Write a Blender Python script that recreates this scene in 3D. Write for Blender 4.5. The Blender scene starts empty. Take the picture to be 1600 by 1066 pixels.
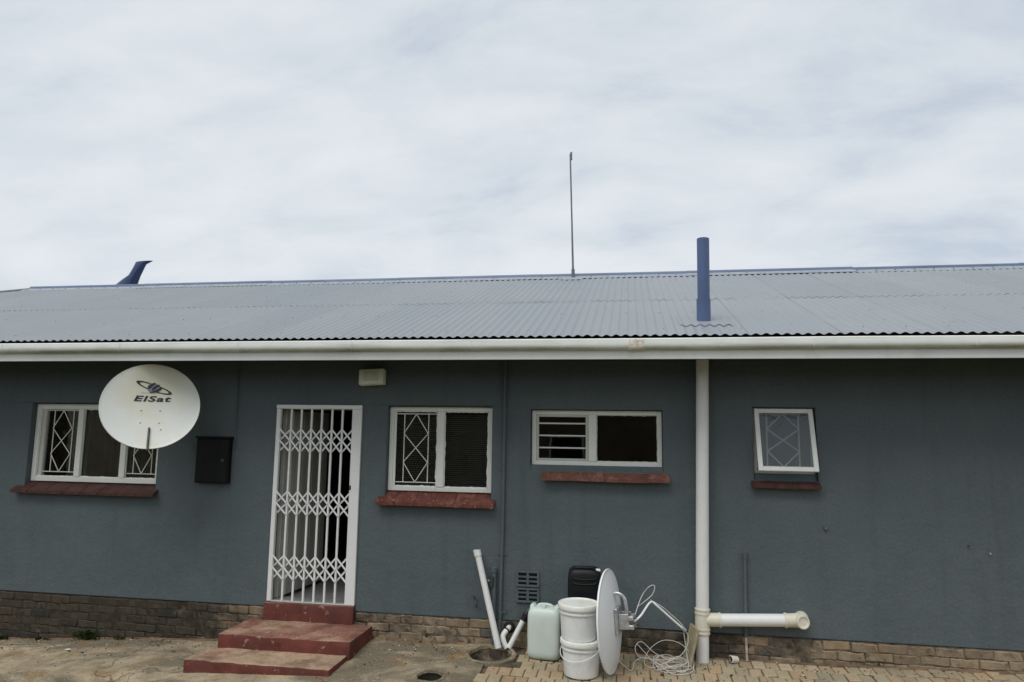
import bpy, bmesh, math, random
from mathutils import Matrix, Vector, noise
random.seed(7)
R = math.radians
scene = bpy.context.scene
col = scene.collection

# ------------------------------------------------------------------ camera
cd = bpy.data.cameras.new('camera'); cam = bpy.data.objects.new('camera', cd); col.objects.link(cam)
cd.sensor_fit = 'HORIZONTAL'; cd.sensor_width = 36.0; cd.lens = 24.525
cd.clip_start = 0.05; cd.clip_end = 3000
cam.matrix_world = Matrix(((0.986074, 0.007773, 0.166124, 1.170081),
                           (0.165748, -0.127672, -0.977869, -7.114102),
                           (0.013609, 0.991786, -0.127182, 2.243554),
                           (0, 0, 0, 1)))
scene.camera = cam

# ------------------------------------------------------------------ sky, sun, exposure
SUN_EL, SUN_AZ = R(62), R(205)      # azimuth from +Y, clockwise: behind the camera, a little left
w = bpy.data.worlds.new('World'); scene.world = w; w.use_nodes = True
nt = w.node_tree; nt.nodes.clear()
def wn(t, **k):
    n = nt.nodes.new(t)
    for a, b in k.items(): setattr(n, a, b)
    return n
out = wn('ShaderNodeOutputWorld'); mix = wn('ShaderNodeMixShader')
sky = wn('ShaderNodeTexSky', sky_type='NISHITA'); sky.sun_disc = False
sky.sun_elevation = SUN_EL; sky.sun_rotation = SUN_AZ
b1 = wn('ShaderNodeBackground'); b1.inputs[1].default_value = 0.08
b2 = wn('ShaderNodeBackground'); b2.inputs[1].default_value = 0.77
tc = wn('ShaderNodeTexCoord'); sp = wn('ShaderNodeSeparateXYZ')
nt.links.new(tc.outputs['Generated'], sp.inputs[0])
mz = wn('ShaderNodeMath', operation='MAXIMUM'); nt.links.new(sp.outputs[2], mz.inputs[0]); mz.inputs[1].default_value = 0.0
az = wn('ShaderNodeMath', operation='ADD'); nt.links.new(mz.outputs[0], az.inputs[0]); az.inputs[1].default_value = 0.32
dx = wn('ShaderNodeMath', operation='DIVIDE'); nt.links.new(sp.outputs[0], dx.inputs[0]); nt.links.new(az.outputs[0], dx.inputs[1])
dy = wn('ShaderNodeMath', operation='DIVIDE'); nt.links.new(sp.outputs[1], dy.inputs[0]); nt.links.new(az.outputs[0], dy.inputs[1])
cb = wn('ShaderNodeCombineXYZ'); nt.links.new(dx.outputs[0], cb.inputs[0]); nt.links.new(dy.outputs[0], cb.inputs[1])
mp = wn('ShaderNodeMapping'); mp.inputs['Rotation'].default_value = (0, 0, R(20)); mp.inputs['Scale'].default_value = (0.85, 1.5, 1)
mp.inputs['Location'].default_value = (3.1, 1.4, 0)
nt.links.new(cb.outputs[0], mp.inputs[0])
n1 = wn('ShaderNodeTexNoise'); n1.inputs['Scale'].default_value = 3.2; n1.inputs['Detail'].default_value = 12
n1.inputs['Roughness'].default_value = 0.60; n1.inputs['Distortion'].default_value = 0.35
n2 = wn('ShaderNodeTexNoise'); n2.inputs['Scale'].default_value = 0.8; n2.inputs['Detail'].default_value = 4
nt.links.new(mp.outputs[0], n1.inputs['Vector']); nt.links.new(mp.outputs[0], n2.inputs['Vector'])
ad = wn('ShaderNodeMath', operation='MULTIPLY_ADD'); nt.links.new(n1.outputs[0], ad.inputs[0]); ad.inputs[1].default_value = 0.95
nt.links.new(n2.outputs[0], ad.inputs[2])
hf = wn('ShaderNodeMath', operation='MULTIPLY'); nt.links.new(ad.outputs[0], hf.inputs[0]); hf.inputs[1].default_value = 0.5
cr = wn('ShaderNodeValToRGB'); cr.color_ramp.interpolation = 'B_SPLINE'; nt.links.new(hf.outputs[0], cr.inputs[0])
e = cr.color_ramp.elements
e[0].position = 0.36; e[0].color = (0.55, 0.62, 0.72, 1)
e[1].position = 0.60; e[1].color = (0.83, 0.865, 0.90, 1)
m_ = cr.color_ramp.elements.new(0.435); m_.color = (0.695, 0.75, 0.805, 1)
m_ = cr.color_ramp.elements.new(0.51); m_.color = (0.755, 0.80, 0.845, 1)
nt.links.new(cr.outputs[0], b2.inputs[0]); nt.links.new(sky.outputs[0], b1.inputs[0])
mix.inputs[0].default_value = 0.93
nt.links.new(b1.outputs[0], mix.inputs[1]); nt.links.new(b2.outputs[0], mix.inputs[2]); nt.links.new(mix.outputs[0], out.inputs[0])

sl = bpy.data.lights.new('sun', 'SUN'); sl.energy = 1.5; sl.angle = R(40); sl.color = (1.0, 0.97, 0.93)
so = bpy.data.objects.new('sun', sl); col.objects.link(so)
sd = Vector((math.sin(SUN_AZ) * math.cos(SUN_EL), math.cos(SUN_AZ) * math.cos(SUN_EL), math.sin(SUN_EL)))
so.rotation_euler = sd.to_track_quat('Z', 'Y').to_euler(); so.location = sd * 60
scene.view_settings.view_transform = 'Standard'; scene.view_settings.look = 'None'
scene.view_settings.exposure = 0.38; scene.view_settings.gamma = 1.0
scene.view_settings.use_curve_mapping = False

# ------------------------------------------------------------------ materials
class MT:
    """small node-material builder"""
    def __init__(s, name, rough=0.7, spec=0.4, metal=0.0):
        s.m = bpy.data.materials.new(name); s.m.use_nodes = True
        s.t = s.m.node_tree; s.b = s.t.nodes['Principled BSDF']
        s.b.inputs['Roughness'].default_value = rough
        s.b.inputs['Specular IOR Level'].default_value = spec
        s.b.inputs['Metallic'].default_value = metal
        s.co = s.t.nodes.new('ShaderNodeNewGeometry').outputs['Position']
    def n(s, t, **k):
        n = s.t.nodes.new(t)
        for a, b in k.items(): setattr(n, a, b)
        return n
    def L(s, a, b): s.t.links.new(a, b)
    def noise(s, scale, detail=4, rough=0.55, dist=0.0, stretch=(1, 1, 1), off=(0, 0, 0)):
        mp = s.n('ShaderNodeMapping'); mp.inputs['Scale'].default_value = stretch; mp.inputs['Location'].default_value = off
        s.L(s.co, mp.inputs[0])
        n = s.n('ShaderNodeTexNoise'); n.inputs['Scale'].default_value = scale; n.inputs['Detail'].default_value = detail
        n.inputs['Roughness'].default_value = rough; n.inputs['Distortion'].default_value = dist
        s.L(mp.outputs[0], n.inputs['Vector']); return n.outputs[0]
    def ramp(s, fac, stops):
        r = s.n('ShaderNodeValToRGB'); s.L(fac, r.inputs[0]); e = r.color_ramp.elements
        e[0].position, e[0].color = stops[0][0], (*stops[0][1], 1)
        e[1].position, e[1].color = stops[-1][0], (*stops[-1][1], 1)
        for p, c in stops[1:-1]:
            k = e.new(p); k.color = (*c, 1)
        return r.outputs[0]
    def mask(s, fac, a, b):
        return s.ramp(fac, [(a, (0, 0, 0)), (b, (1, 1, 1))])
    def mix(s, fac, a, b, mode='MIX'):
        m = s.n('ShaderNodeMix', data_type='RGBA', blend_type=mode)
        for i, v in ((0, fac), (6, a), (7, b)):
            if hasattr(v, 'is_linked'): s.L(v, m.inputs[i])
            elif isinstance(v, (int, float)): m.inputs[i].default_value = v
            else: m.inputs[i].default_value = (*v, 1)
        return m.outputs[2]
    def math(s, op, a, b=0.0):
        m = s.n('ShaderNodeMath', operation=op)
        for i, v in ((0, a), (1, b)):
            if hasattr(v, 'is_linked'): s.L(v, m.inputs[i])
            else: m.inputs[i].default_value = v
        return m.outputs[0]
    def xyz(s):
        n = s.n('ShaderNodeSeparateXYZ'); s.L(s.co, n.inputs[0]); return n.outputs
    def nz(s):
        g = s.n('ShaderNodeNewGeometry'); n = s.n('ShaderNodeSeparateXYZ'); s.L(g.outputs['True Normal'], n.inputs[0]); return n.outputs[2]
    def rand(s): return s.n('ShaderNodeObjectInfo').outputs['Random']
    def col(s, c):
        if hasattr(c, 'is_linked'): s.L(c, s.b.inputs['Base Color'])
        else: s.b.inputs['Base Color'].default_value = (*c, 1)
        return s
    def bump(s, h, strength=0.3, dist=0.01):
        n = s.n('ShaderNodeBump'); n.inputs['Strength'].default_value = strength; n.inputs['Distance'].default_value = dist
        s.L(h, n.inputs['Height']); s.L(n.outputs[0], s.b.inputs['Normal']); return s

def simple(name, c, var=0.12, scale=9, rough=0.5, spec=0.4, metal=0.0, dirt=None, dirt_amt=0.5, bump=0.0, bscale=120):
    m = MT(name, rough, spec, metal)
    lo = tuple(v * (1 - var) for v in c); hi = tuple(min(1, v * (1 + var)) for v in c)
    k = m.ramp(m.noise(scale, 5), [(0.3, lo), (0.7, hi)])
    if dirt: k = m.mix(m.math('MULTIPLY', m.mask(m.noise(scale * 0.6, 7, 0.65, 0.4, off=(5, 3, 1)), 0.5, 0.72), dirt_amt), k, dirt)
    m.col(k)
    if bump: m.bump(m.noise(bscale, 3), bump, 0.004)
    return m.m

def mk_plaster():
    m = MT('slate_plaster', 0.75, 0.25)
    a = m.ramp(m.noise(1.1, 5, 0.6), [(0.25, (0.096, 0.121, 0.131)), (0.75, (0.124, 0.151, 0.160))])
    a = m.mix(m.math('MULTIPLY', m.mask(m.noise(3.2, 8, 0.7, 0.6, (1, 1, 0.35)), 0.48, 0.75), 0.4), a, (0.138, 0.163, 0.173))
    a = m.mix(m.math('MULTIPLY', m.mask(m.noise(48, 5, 0.75), 0.42, 0.66), 0.42), a, (0.060, 0.080, 0.091))
    a = m.mix(m.math('MULTIPLY', m.mask(m.noise(75, 3, 0.7, off=(4, 4, 4)), 0.56, 0.72), 0.35), a, (0.165, 0.19, 0.205))
    a = m.mix(m.math('MULTIPLY', m.mask(m.noise(2.6, 7, 0.72, 0.3, (1.9, 1, 0.10), (3, 0, 2)), 0.54, 0.72), 0.42), a, (0.072, 0.088, 0.090))
    a = m.mix(m.math('MULTIPLY', m.mask(m.noise(5.5, 8, 0.75, 0.4, (1.6, 1, 0.25), (7, 0, 5)), 0.64, 0.72), 0.35), a, (0.17, 0.19, 0.19))
    a = m.mix(m.math('MULTIPLY', m.mask(m.noise(55, 2, 0.4, off=(2, 8, 1)), 0.76, 0.80), 0.6), a, (0.04, 0.05, 0.055))
    h = m.math('ADD', m.noise(130, 4, 0.7), m.math('ADD', m.math('MULTIPLY', m.noise(30, 4), 1.3), m.math('MULTIPLY', m.noise(7, 3, off=(1, 1, 1)), 3.0)))
    m.col(a); m.bump(h, 0.55, 0.007); return m.m
def mould(m, a):
    # mould and splash stains: heavy west of the steps, patchy elsewhere
    x = m.xyz()[0]
    left = m.n('ShaderNodeMapRange'); m.L(x, left.inputs[0]); left.inputs[1].default_value = -2.6; left.inputs[2].default_value = -4.6
    left.inputs[3].default_value = 0.0; left.inputs[4].default_value = 0.40
    dp = m.math('SUBTRACT', 1.0, m.math('MINIMUM', m.math('ABSOLUTE', m.math('SUBTRACT', x, 1.75)), 1.0))
    st = m.math('ADD', m.noise(1.7, 9, 0.7, 0.6), m.math('ADD', left.outputs[0], m.math('MULTIPLY', dp, 0.16)))
    a = m.mix(m.math('MULTIPLY', m.mask(st, 0.49, 0.64), 0.86), a, (0.034, 0.031, 0.024))
    return a
def mk_brick(name='plinth_brick'):
    m = MT(name, 0.9, 0.15)
    r = m.rand()
    a = m.ramp(r, [(0.0, (0.24, 0.18, 0.12)), (0.3, (0.32, 0.25, 0.17)), (0.55, (0.38, 0.30, 0.20)), (0.8, (0.29, 0.23, 0.17)), (0.93, (0.13, 0.125, 0.12)), (1, (0.11, 0.11, 0.11))])
    a = m.mix(m.math('MULTIPLY', m.mask(m.noise(18, 6, 0.7), 0.35, 0.7), 0.55), a, (0.15, 0.115, 0.085))
    a = m.mix(m.math('MULTIPLY', m.mask(m.noise(8, 9, 0.75, 0.6, (1, 1, 1.6), (2, 5, 1)), 0.55, 0.62), 0.75), a, (0.075, 0.05, 0.032))
    a = m.mix(m.math('MULTIPLY', m.mask(m.noise(4, 6, 0.7, 0.2, off=(6, 6, 6)), 0.54, 0.66), 0.5), a, (0.34, 0.21, 0.11))
    a = mould(m, a)
    a = m.mix(m.math('MULTIPLY', m.mask(m.noise(5, 5, off=(9, 1, 4)), 0.62, 0.74), 0.4), a, (0.34, 0.31, 0.25))
    m.col(a); m.bump(m.noise(70, 5, 0.7), 0.6, 0.008); return m.m
def mk_mortar():
    m = MT('old_mortar', 0.95, 0.1)
    a = m.ramp(m.noise(9, 6, 0.7), [(0.35, (0.05, 0.043, 0.034)), (0.65, (0.27, 0.225, 0.165))])
    a = mould(m, a)
    m.col(a); m.bump(m.noise(90, 4), 0.6, 0.008); return m.m
def mk_concrete():
    m = MT('stained_concrete', 0.9, 0.15)
    a = m.ramp(m.noise(2.2, 9, 0.7, 0.4), [(0.28, (0.21, 0.172, 0.115)), (0.5, (0.37, 0.303, 0.203)), (0.72, (0.51, 0.43, 0.305))])
    a = m.mix(m.math('MULTIPLY', m.mask(m.noise(1.1, 9, 0.68, 0.6, (0.7, 1.6, 1), (2.3, 0.4, 0)), 0.46, 0.56), 0.8), a, (0.125, 0.112, 0.08))
    a = m.mix(m.math('MULTIPLY', m.mask(m.noise(3.2, 9, 0.72, 0.3, (1, 1, 1), (7, 2, 0)), 0.53, 0.61), 0.6), a, (0.22, 0.125, 0.05))
    a = m.mix(m.math('MULTIPLY', m.mask(m.noise(30, 8, 0.8), 0.50, 0.64), 0.5), a, (0.13, 0.105, 0.075))
    a = m.mix(m.math('MULTIPLY', m.mask(m.noise(85, 3, 0.6, off=(3, 3, 3)), 0.58, 0.68), 0.5), a, (0.60, 0.52, 0.40))
    a = m.mix(m.math('MULTIPLY', m.mask(m.noise(7, 6, 0.7, off=(1, 8, 2)), 0.60, 0.68), 0.4), a, (0.52, 0.46, 0.36))
    v = m.n('ShaderNodeTexVoronoi', feature='DISTANCE_TO_EDGE'); v.inputs['Scale'].default_value = 0.4
    w1_ = m.n('ShaderNodeVectorMath', operation='ADD'); nn = m.n('ShaderNodeTexNoise'); nn.inputs['Scale'].default_value = 3.0; nn.inputs['Detail'].default_value = 6
    m.L(m.co, nn.inputs['Vector']); sc = m.n('ShaderNodeVectorMath', operation='SCALE'); sc.inputs['Scale'].default_value = 0.45
    m.L(nn.outputs['Color'], sc.inputs[0]); m.L(m.co, w1_.inputs[0]); m.L(sc.outputs[0], w1_.inputs[1]); m.L(w1_.outputs[0], v.inputs['Vector'])
    crack = m.ramp(v.outputs['Distance'], [(0.001, (1, 1, 1)), (0.004, (0, 0, 0))])
    a = m.mix(m.math('MULTIPLY', crack, 0.5), a, (0.05, 0.042, 0.03))
    h = m.math('SUBTRACT', m.math('ADD', m.noise(60, 8, 0.75), m.math('MULTIPLY', m.noise(9, 4), 1.5)), crack)
    m.col(a); m.bump(h, 0.7, 0.014); return m.m
def mk_paver():
    m = MT('clay_paver', 0.9, 0.15)
    r = m.rand()
    a = m.ramp(r, [(0, (0.36, 0.29, 0.19)), (0.3, (0.42, 0.35, 0.23)), (0.5, (0.30, 0.275, 0.20)), (0.7, (0.46, 0.34, 0.21)), (0.88, (0.34, 0.25, 0.16)), (1, (0.50, 0.43, 0.31))])
    a = m.mix(m.math('MULTIPLY', m.mask(m.noise(2.4, 6, 0.65, 0.5), 0.48, 0.68), 0.5), a, (0.20, 0.17, 0.12))
    a = m.mix(m.math('MULTIPLY', m.mask(m.noise(3.1, 5, 0.6, 0.2, off=(4, 4, 0)), 0.56, 0.7), 0.5), a, (0.33, 0.15, 0.06))
    a = m.mix(m.math('MULTIPLY', m.mask(m.noise(45, 5, 0.7), 0.45, 0.72), 0.4), a, (0.14, 0.115, 0.08))
    m.col(a); m.bump(m.noise(80, 5, 0.7), 0.5, 0.008); return m.m
def mk_step(name, wear):
    m = MT(name, 0.6, 0.35)
    red = m.ramp(m.noise(6, 6, 0.65), [(0.3, (0.105, 0.027, 0.020)), (0.7, (0.19, 0.052, 0.040))])
    pink = m.ramp(m.noise(4, 6, 0.65, 0.3, off=(3, 1, 0)), [(0.3, (0.23, 0.095, 0.07)), (0.7, (0.34, 0.185, 0.135))])
    conc = m.ramp(m.noise(8, 6, 0.6), [(0.3, (0.33, 0.22, 0.14)), (0.7, (0.46, 0.35, 0.24))])
    up = m.mask(m.nz(), 0.45, 0.75)
    a = m.mix(m.math('MULTIPLY', up, 0.8), red, pink)
    a = m.mix(m.math('MULTIPLY', up, m.mask(m.noise(2.1, 7, 0.68, 0.5, off=(0.4, 6, 0)), 0.62 - wear * 0.34, 0.74 - wear * 0.3)), a, conc)
    a = m.mix(m.math('MULTIPLY', m.mask(m.noise(13, 7, 0.7, 0.3), 0.60, 0.635), 0.75), a, (0.42, 0.31, 0.24))
    a = m.mix(m.math('MULTIPLY', m.mask(m.noise(34, 6, 0.75, 0.2, off=(2, 2, 2)), 0.50, 0.68), 0.45), a, (0.075, 0.028, 0.022))
    a = m.mix(m.math('MULTIPLY', m.mask(m.noise(2.7, 6, 0.7, off=(8, 1, 3)), 0.48, 0.66), 0.62), a, (0.075, 0.030, 0.025))
    m.col(a); m.bump(m.noise(40, 6, 0.7), 0.4, 0.008); return m.m
def mk_roof():
    m = MT('painted_iron_roof', 0.5, 0.4)
    r = m.rand()
    a = m.ramp(r, [(0, (0.228, 0.252, 0.273)), (0.5, (0.238, 0.263, 0.283)), (1, (0.250, 0.274, 0.293))])
    a = m.mix(m.math('MULTIPLY', m.mask(m.noise(1.4, 6, 0.6, 0.2, (1, 0.3, 1)), 0.45, 0.75), 0.4), a, (0.290, 0.310, 0.325))
    a = m.mix(m.math('MULTIPLY', m.mask(m.noise(7, 7, 0.75, 0.2, (1, 0.4, 1), (3, 3, 0)), 0.55, 0.72), 0.45), a, (0.185, 0.205, 0.22))
    a = m.mix(m.math('MULTIPLY', m.mask(m.noise(16, 3, 0.5, 0, (1, 0.5, 1), (1, 9, 0)), 0.70, 0.74), 0.6), a, (0.15, 0.15, 0.15))
    m.col(a); return m.m
def mk_gutter():
    m = MT('weathered_gutter_paint', 0.5, 0.4)
    a = m.ramp(m.noise(5, 5), [(0.3, (0.78, 0.80, 0.75)), (0.7, (0.86, 0.88, 0.84))])
    a = m.mix(m.math('MULTIPLY', m.mask(m.noise(2.2, 7, 0.7, 0.2, (0.5, 1, 7), (2, 0, 1)), 0.52, 0.72), 0.5), a, (0.42, 0.44, 0.33))
    a = m.mix(m.math('MULTIPLY', m.mask(m.noise(6, 7, 0.7, 0.4, (2, 1, 1), (5, 0, 2)), 0.66, 0.74), 0.45), a, (0.25, 0.19, 0.12))
    z = m.xyz()[2]; lo = m.n('ShaderNodeMapRange'); m.L(z, lo.inputs[0]); lo.inputs[1].default_value = 3.034; lo.inputs[2].default_value = 3.0
    a = m.mix(m.math('MULTIPLY', lo.outputs[0], m.math('MULTIPLY', m.mask(m.noise(3.5, 8, 0.7, 0.3, (0.35, 1, 1), (1, 2, 0)), 0.34, 0.6), 0.75)), a, (0.24, 0.245, 0.16))
    m.col(a); return m.m
def mk_white(name, c=(0.83, 0.84, 0.83), grime=0.25, rough=0.4):
    m = MT(name, rough, 0.45)
    a = m.ramp(m.noise(7, 5), [(0.3, tuple(v * 0.93 for v in c)), (0.7, c)])
    a = m.mix(m.math('MULTIPLY', m.mask(m.noise(14, 7, 0.7, 0.4), 0.56, 0.74), grime), a, (0.40, 0.37, 0.31))
    m.col(a); m.bump(m.noise(50, 4), 0.15, 0.003); return m.m
def mk_dish(name, c, age):
    m = MT(name, 0.45, 0.35)
    a = m.ramp(m.noise(3, 5), [(0.3, tuple(v * 0.94 for v in c)), (0.7, c)])
    a = m.mix(m.math('MULTIPLY', m.mask(m.noise(1.6, 5, 0.6, 0.3, off=(2.6, 0, 0.7)), 0.40, 0.62), age), a, (0.64, 0.60, 0.42))
    a = m.mix(m.math('MULTIPLY', m.mask(m.noise(9, 6, 0.7, 0.5, (2.2, 2.2, 0.4), (4, 1, 0)), 0.64, 0.76), age * 0.6), a, (0.42, 0.30, 0.16))
    m.col(a); return m.m
def mk_glass(name, tint, rough, frost=0.0):
    m = MT(name); t = m.t; t.nodes.remove(m.b)
    o = t.nodes['Material Output']
    tr = m.n('ShaderNodeBsdfTransparent'); tr.inputs[0].default_value = (*tint, 1)
    gl = m.n('ShaderNodeBsdfGlossy'); gl.inputs[0].default_value = (1, 1, 1, 1); gl.inputs['Roughness'].default_value = rough
    fr = m.n('ShaderNodeFresnel'); fr.inputs[0].default_value = 1.5
    bp = m.n('ShaderNodeBump'); bp.inputs['Strength'].default_value = 0.04 if not frost else 0.45; bp.inputs['Distance'].default_value = 0.01
    m.L(m.noise(2.5 if not frost else 30, 2), bp.inputs['Height']); m.L(bp.outputs[0], gl.inputs['Normal'])
    mx = m.n('ShaderNodeMixShader'); m.L(fr.outputs[0], mx.inputs[0]); m.L(gl.outputs[0], mx.inputs[2])
    if frost:
        df = m.n('ShaderNodeBsdfTranslucent'); df.inputs[0].default_value = (0.5, 0.55, 0.57, 1)
        d2 = m.n('ShaderNodeBsdfDiffuse'); d2.inputs[0].default_value = (0.42, 0.46, 0.48, 1)
        m1 = m.n('ShaderNodeMixShader'); m1.inputs[0].default_value = 0.5; m.L(df.outputs[0], m1.inputs[1]); m.L(d2.outputs[0], m1.inputs[2])
        m2 = m.n('ShaderNodeMixShader'); m2.inputs[0].default_value = frost; m.L(tr.outputs[0], m2.inputs[1]); m.L(m1.outputs[0], m2.inputs[2])
        m.L(m2.outputs[0], mx.inputs[1])
    else: m.L(tr.outputs[0], mx.inputs[1])
    m.L(mx.outputs[0], o.inputs[0]); return m.m
def mk_leaf(name, c):
    m = MT(name, 0.6, 0.3)
    a = m.ramp(m.noise(6, 4), [(0.3, tuple(v * 0.6 for v in c)), (0.7, tuple(v * 1.3 for v in c))]); m.col(a); return m.m

def mk_tile(name, c, c2, spl):
    m = MT(name, 0.55, 0.35)
    a = m.ramp(m.noise(7, 7, 0.7), [(0.3, tuple(v * 0.6 for v in c)), (0.7, tuple(v * 1.25 for v in c))])
    a = m.mix(m.math('MULTIPLY', m.mask(m.noise(11, 8, 0.75, 0.4, off=(3, 1, 7)), 0.50, 0.60), 0.6), a, c2)
    a = m.mix(m.math('MULTIPLY', m.mask(m.noise(26, 6, 0.75, off=(1, 4, 2)), 0.48, 0.66), 0.5), a, tuple(v * 0.35 for v in c))
    a = m.mix(m.math('MULTIPLY', m.mask(m.noise(22, 5, 0.7, 0.5, off=(8, 4, 2)), 0.66, 0.69), spl), a, (0.62, 0.58, 0.52))
    m.col(a); m.bump(m.noise(60, 5, 0.7), 0.4, 0.005); return m.m
M = dict(
    plaster=mk_plaster(), brick=mk_brick(), mortar=mk_mortar(), concrete=mk_concrete(), paver=mk_paver(), roof=mk_roof(), gutter=mk_gutter(),
    bed=simple('joint_sand', (0.10, 0.083, 0.06), 0.35, 14, 0.95, 0.1, bump=0.5),
    step_low=mk_step('worn_red_step_paint', 1.0), step_mid=mk_step('red_step_paint', 0.42), step_top=mk_step('dark_red_threshold_paint', 0.0),
    white=mk_white('white_gloss_paint'), white_win=mk_white('brushed_white_window_paint', (0.82, 0.83, 0.78), 0.3),
    grey_case=mk_white('greyed_window_paint', (0.60, 0.60, 0.54), 0.5),
    pvc=mk_white('white_pvc', (0.80, 0.81, 0.79), 0.25), pvc_old=mk_white('yellowed_pvc', (0.72, 0.69, 0.57), 0.45),
    bucket=simple('white_bucket_plastic', (0.80, 0.83, 0.83), 0.04, 5, 0.35, 0.4, dirt=(0.46, 0.43, 0.34), dirt_amt=0.6),
    lid=simple('white_lid_plastic', (0.82, 0.83, 0.78), 0.04, 5, 0.35, 0.4, dirt=(0.5, 0.48, 0.33), dirt_amt=0.55),
    jerry=simple('pale_green_translucent_plastic', (0.60, 0.685, 0.64), 0.05, 4, 0.4, 0.4, dirt=(0.50, 0.58, 0.48), dirt_amt=0.5),
    black=simple('black_plastic', (0.008, 0.009, 0.010), 0.2, 9, 0.45, 0.25), rubber=simple('black_rubber', (0.013, 0.012, 0.012), 0.3, 20, 0.7, 0.3),
    blue=simple('blue_roof_paint', (0.078, 0.120, 0.240), 0.12, 3, 0.45, 0.4, dirt=(0.06, 0.09, 0.17), dirt_amt=0.5),
    ridge=simple('ridge_blue_paint', (0.115, 0.150, 0.235), 0.15, 2.2, 0.45, 0.4, dirt=(0.2, 0.25, 0.33), dirt_amt=0.5),
    cowl=simple('dark_blue_enamel', (0.022, 0.045, 0.125), 0.2, 6, 0.22, 0.6),
    flash=simple('lead_flashing', (0.27, 0.305, 0.34), 0.15, 9, 0.5, 0.4),
    aerial=simple('aged_galvanised_pole', (0.16, 0.18, 0.20), 0.2, 6, 0.5, 0.4, 0.3),
    steel=simple('galvanised_steel', (0.50, 0.51, 0.52), 0.25, 30, 0.4, 0.5, 0.6, dirt=(0.16, 0.12, 0.09), dirt_amt=0.5),
    dark_steel=simple('dull_dark_steel', (0.06, 0.065, 0.068), 0.3, 30, 0.5, 0.4, 0.3),
    tile=mk_tile('red_quarry_tile', (0.15, 0.046, 0.034), (0.29, 0.13, 0.095), 0.7), tile_brick=mk_tile('faded_brick_sill', (0.16, 0.066, 0.047), (0.30, 0.155, 0.115), 0.2), tile_dark=mk_tile('brown_quarry_tile', (0.072, 0.032, 0.026), (0.13, 0.05, 0.04), 0.1),
    meter=simple('black_meter_box_paint', (0.0075, 0.008, 0.009), 0.25, 10, 0.5, 0.2, dirt=(0.022, 0.022, 0.024), dirt_amt=0.5),
    dish=mk_dish('aged_white_dish_enamel', (0.70, 0.72, 0.68), 0.75), dish2=mk_dish('grey_white_dish_enamel', (0.83, 0.86, 0.88), 0.10),
    print_=simple('black_print', (0.022, 0.024, 0.03), 0.15, 20, 0.5), print_grey=simple('grey_print', (0.19, 0.21, 0.26), 0.15, 20, 0.5),
    lamp=simple('cream_lamp_housing', (0.84, 0.85, 0.72), 0.06, 8, 0.45, 0.4), lens=simple('frosted_lamp_lens', (0.66, 0.68, 0.52), 0.08, 8, 0.3, 0.5),
    floor=simple('grey_floor_tile', (0.34, 0.35, 0.34), 0.1, 6, 0.35, 0.4), room=simple('room_wall_paint', (0.13, 0.125, 0.11), 0.08, 3, 0.85, 0.2),
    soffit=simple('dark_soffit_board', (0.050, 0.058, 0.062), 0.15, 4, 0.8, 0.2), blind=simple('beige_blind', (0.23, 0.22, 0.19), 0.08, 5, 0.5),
    door=mk_white('dirty_white_door_paint', (0.62, 0.61, 0.55), 0.6), curtain=simple('pale_net_curtain', (0.52, 0.54, 0.55), 0.1, 6, 0.8),
    glass=mk_glass('window_glass', (0.80, 0.84, 0.82), 0.015), frost=mk_glass('obscure_window_glass', (0.75, 0.8, 0.82), 0.045, 0.11),
    cable=simple('white_coax_cable', (0.55, 0.55, 0.52), 0.15, 20, 0.5), wood=simple('weathered_pale_board', (0.34, 0.30, 0.20), 0.2, 14, 0.8, 0.2, dirt=(0.2, 0.19, 0.16), dirt_amt=0.7),
    hole_shade=simple('hole_shade_lining', (0.022, 0.02, 0.015), 0.4, 20, 0.6, 0.4, bump=0.6),  # near-black lining: shade inside the open hole put into its colour
    soil=simple('yard_soil_and_turf', (0.085, 0.085, 0.045), 0.5, 1.6, 0.95, 0.1, dirt=(0.16, 0.12, 0.075), dirt_amt=0.8, bump=0.6, bscale=30),
    weed=mk_leaf('weed_leaf', (0.05, 0.085, 0.022)), hedge=mk_leaf('hedge_leaf', (0.030, 0.042, 0.018)), bark=simple('hedge_bark', (0.10, 0.075, 0.05), 0.3, 12, 0.9),
    paper=simple('pale_litter', (0.7, 0.7, 0.66), 0.05), leaf=simple('dry_leaf', (0.09, 0.065, 0.04), 0.3, 30), stone=simple('dark_pebble', (0.05, 0.045, 0.04), 0.3, 40, 0.9),
)

# ------------------------------------------------------------------ object helpers
ORG = {}
def link(o, parent):
    col.objects.link(o)
    if parent: o.parent = parent
    return o
def wpos(o): return ORG.get(o.name, Vector((0, 0, 0))) if o else Vector((0, 0, 0))
def empty(name, loc, parent=None):
    o = bpy.data.objects.new(name, None); o.empty_display_size = 0.1; link(o, parent)
    o.location = Vector(loc) - wpos(parent); ORG[o.name] = Vector(loc); return o
def tag(o, label=None, cat=None, group=None, kind=None):
    for k, v in (('label', label), ('category', cat), ('group', group), ('kind', kind)):
        if v: o[k] = v
    return o
def thing(name, loc, label, cat, group=None): return tag(empty(name, loc), label, cat, group)
def obj(name, bm, mat, parent=None, smooth=False, origin=None, ang=None):
    """bm holds world coordinates; becomes one mesh object under parent"""
    me = bpy.data.meshes.new(name)
    if origin is None: origin = wpos(parent)
    origin = Vector(origin)
    bmesh.ops.translate(bm, verts=bm.verts, vec=-origin)
    bm.normal_update(); bm.to_mesh(me); bm.free()
    for m in (mat if isinstance(mat, (list, tuple)) else [mat]): me.materials.append(m)
    if smooth:
        me.shade_smooth()
        if ang is not None: me.set_sharp_from_angle(angle=R(ang))
    o = bpy.data.objects.new(name, me); link(o, parent)
    o.location = origin - wpos(parent); ORG[o.name] = origin; return o
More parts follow.
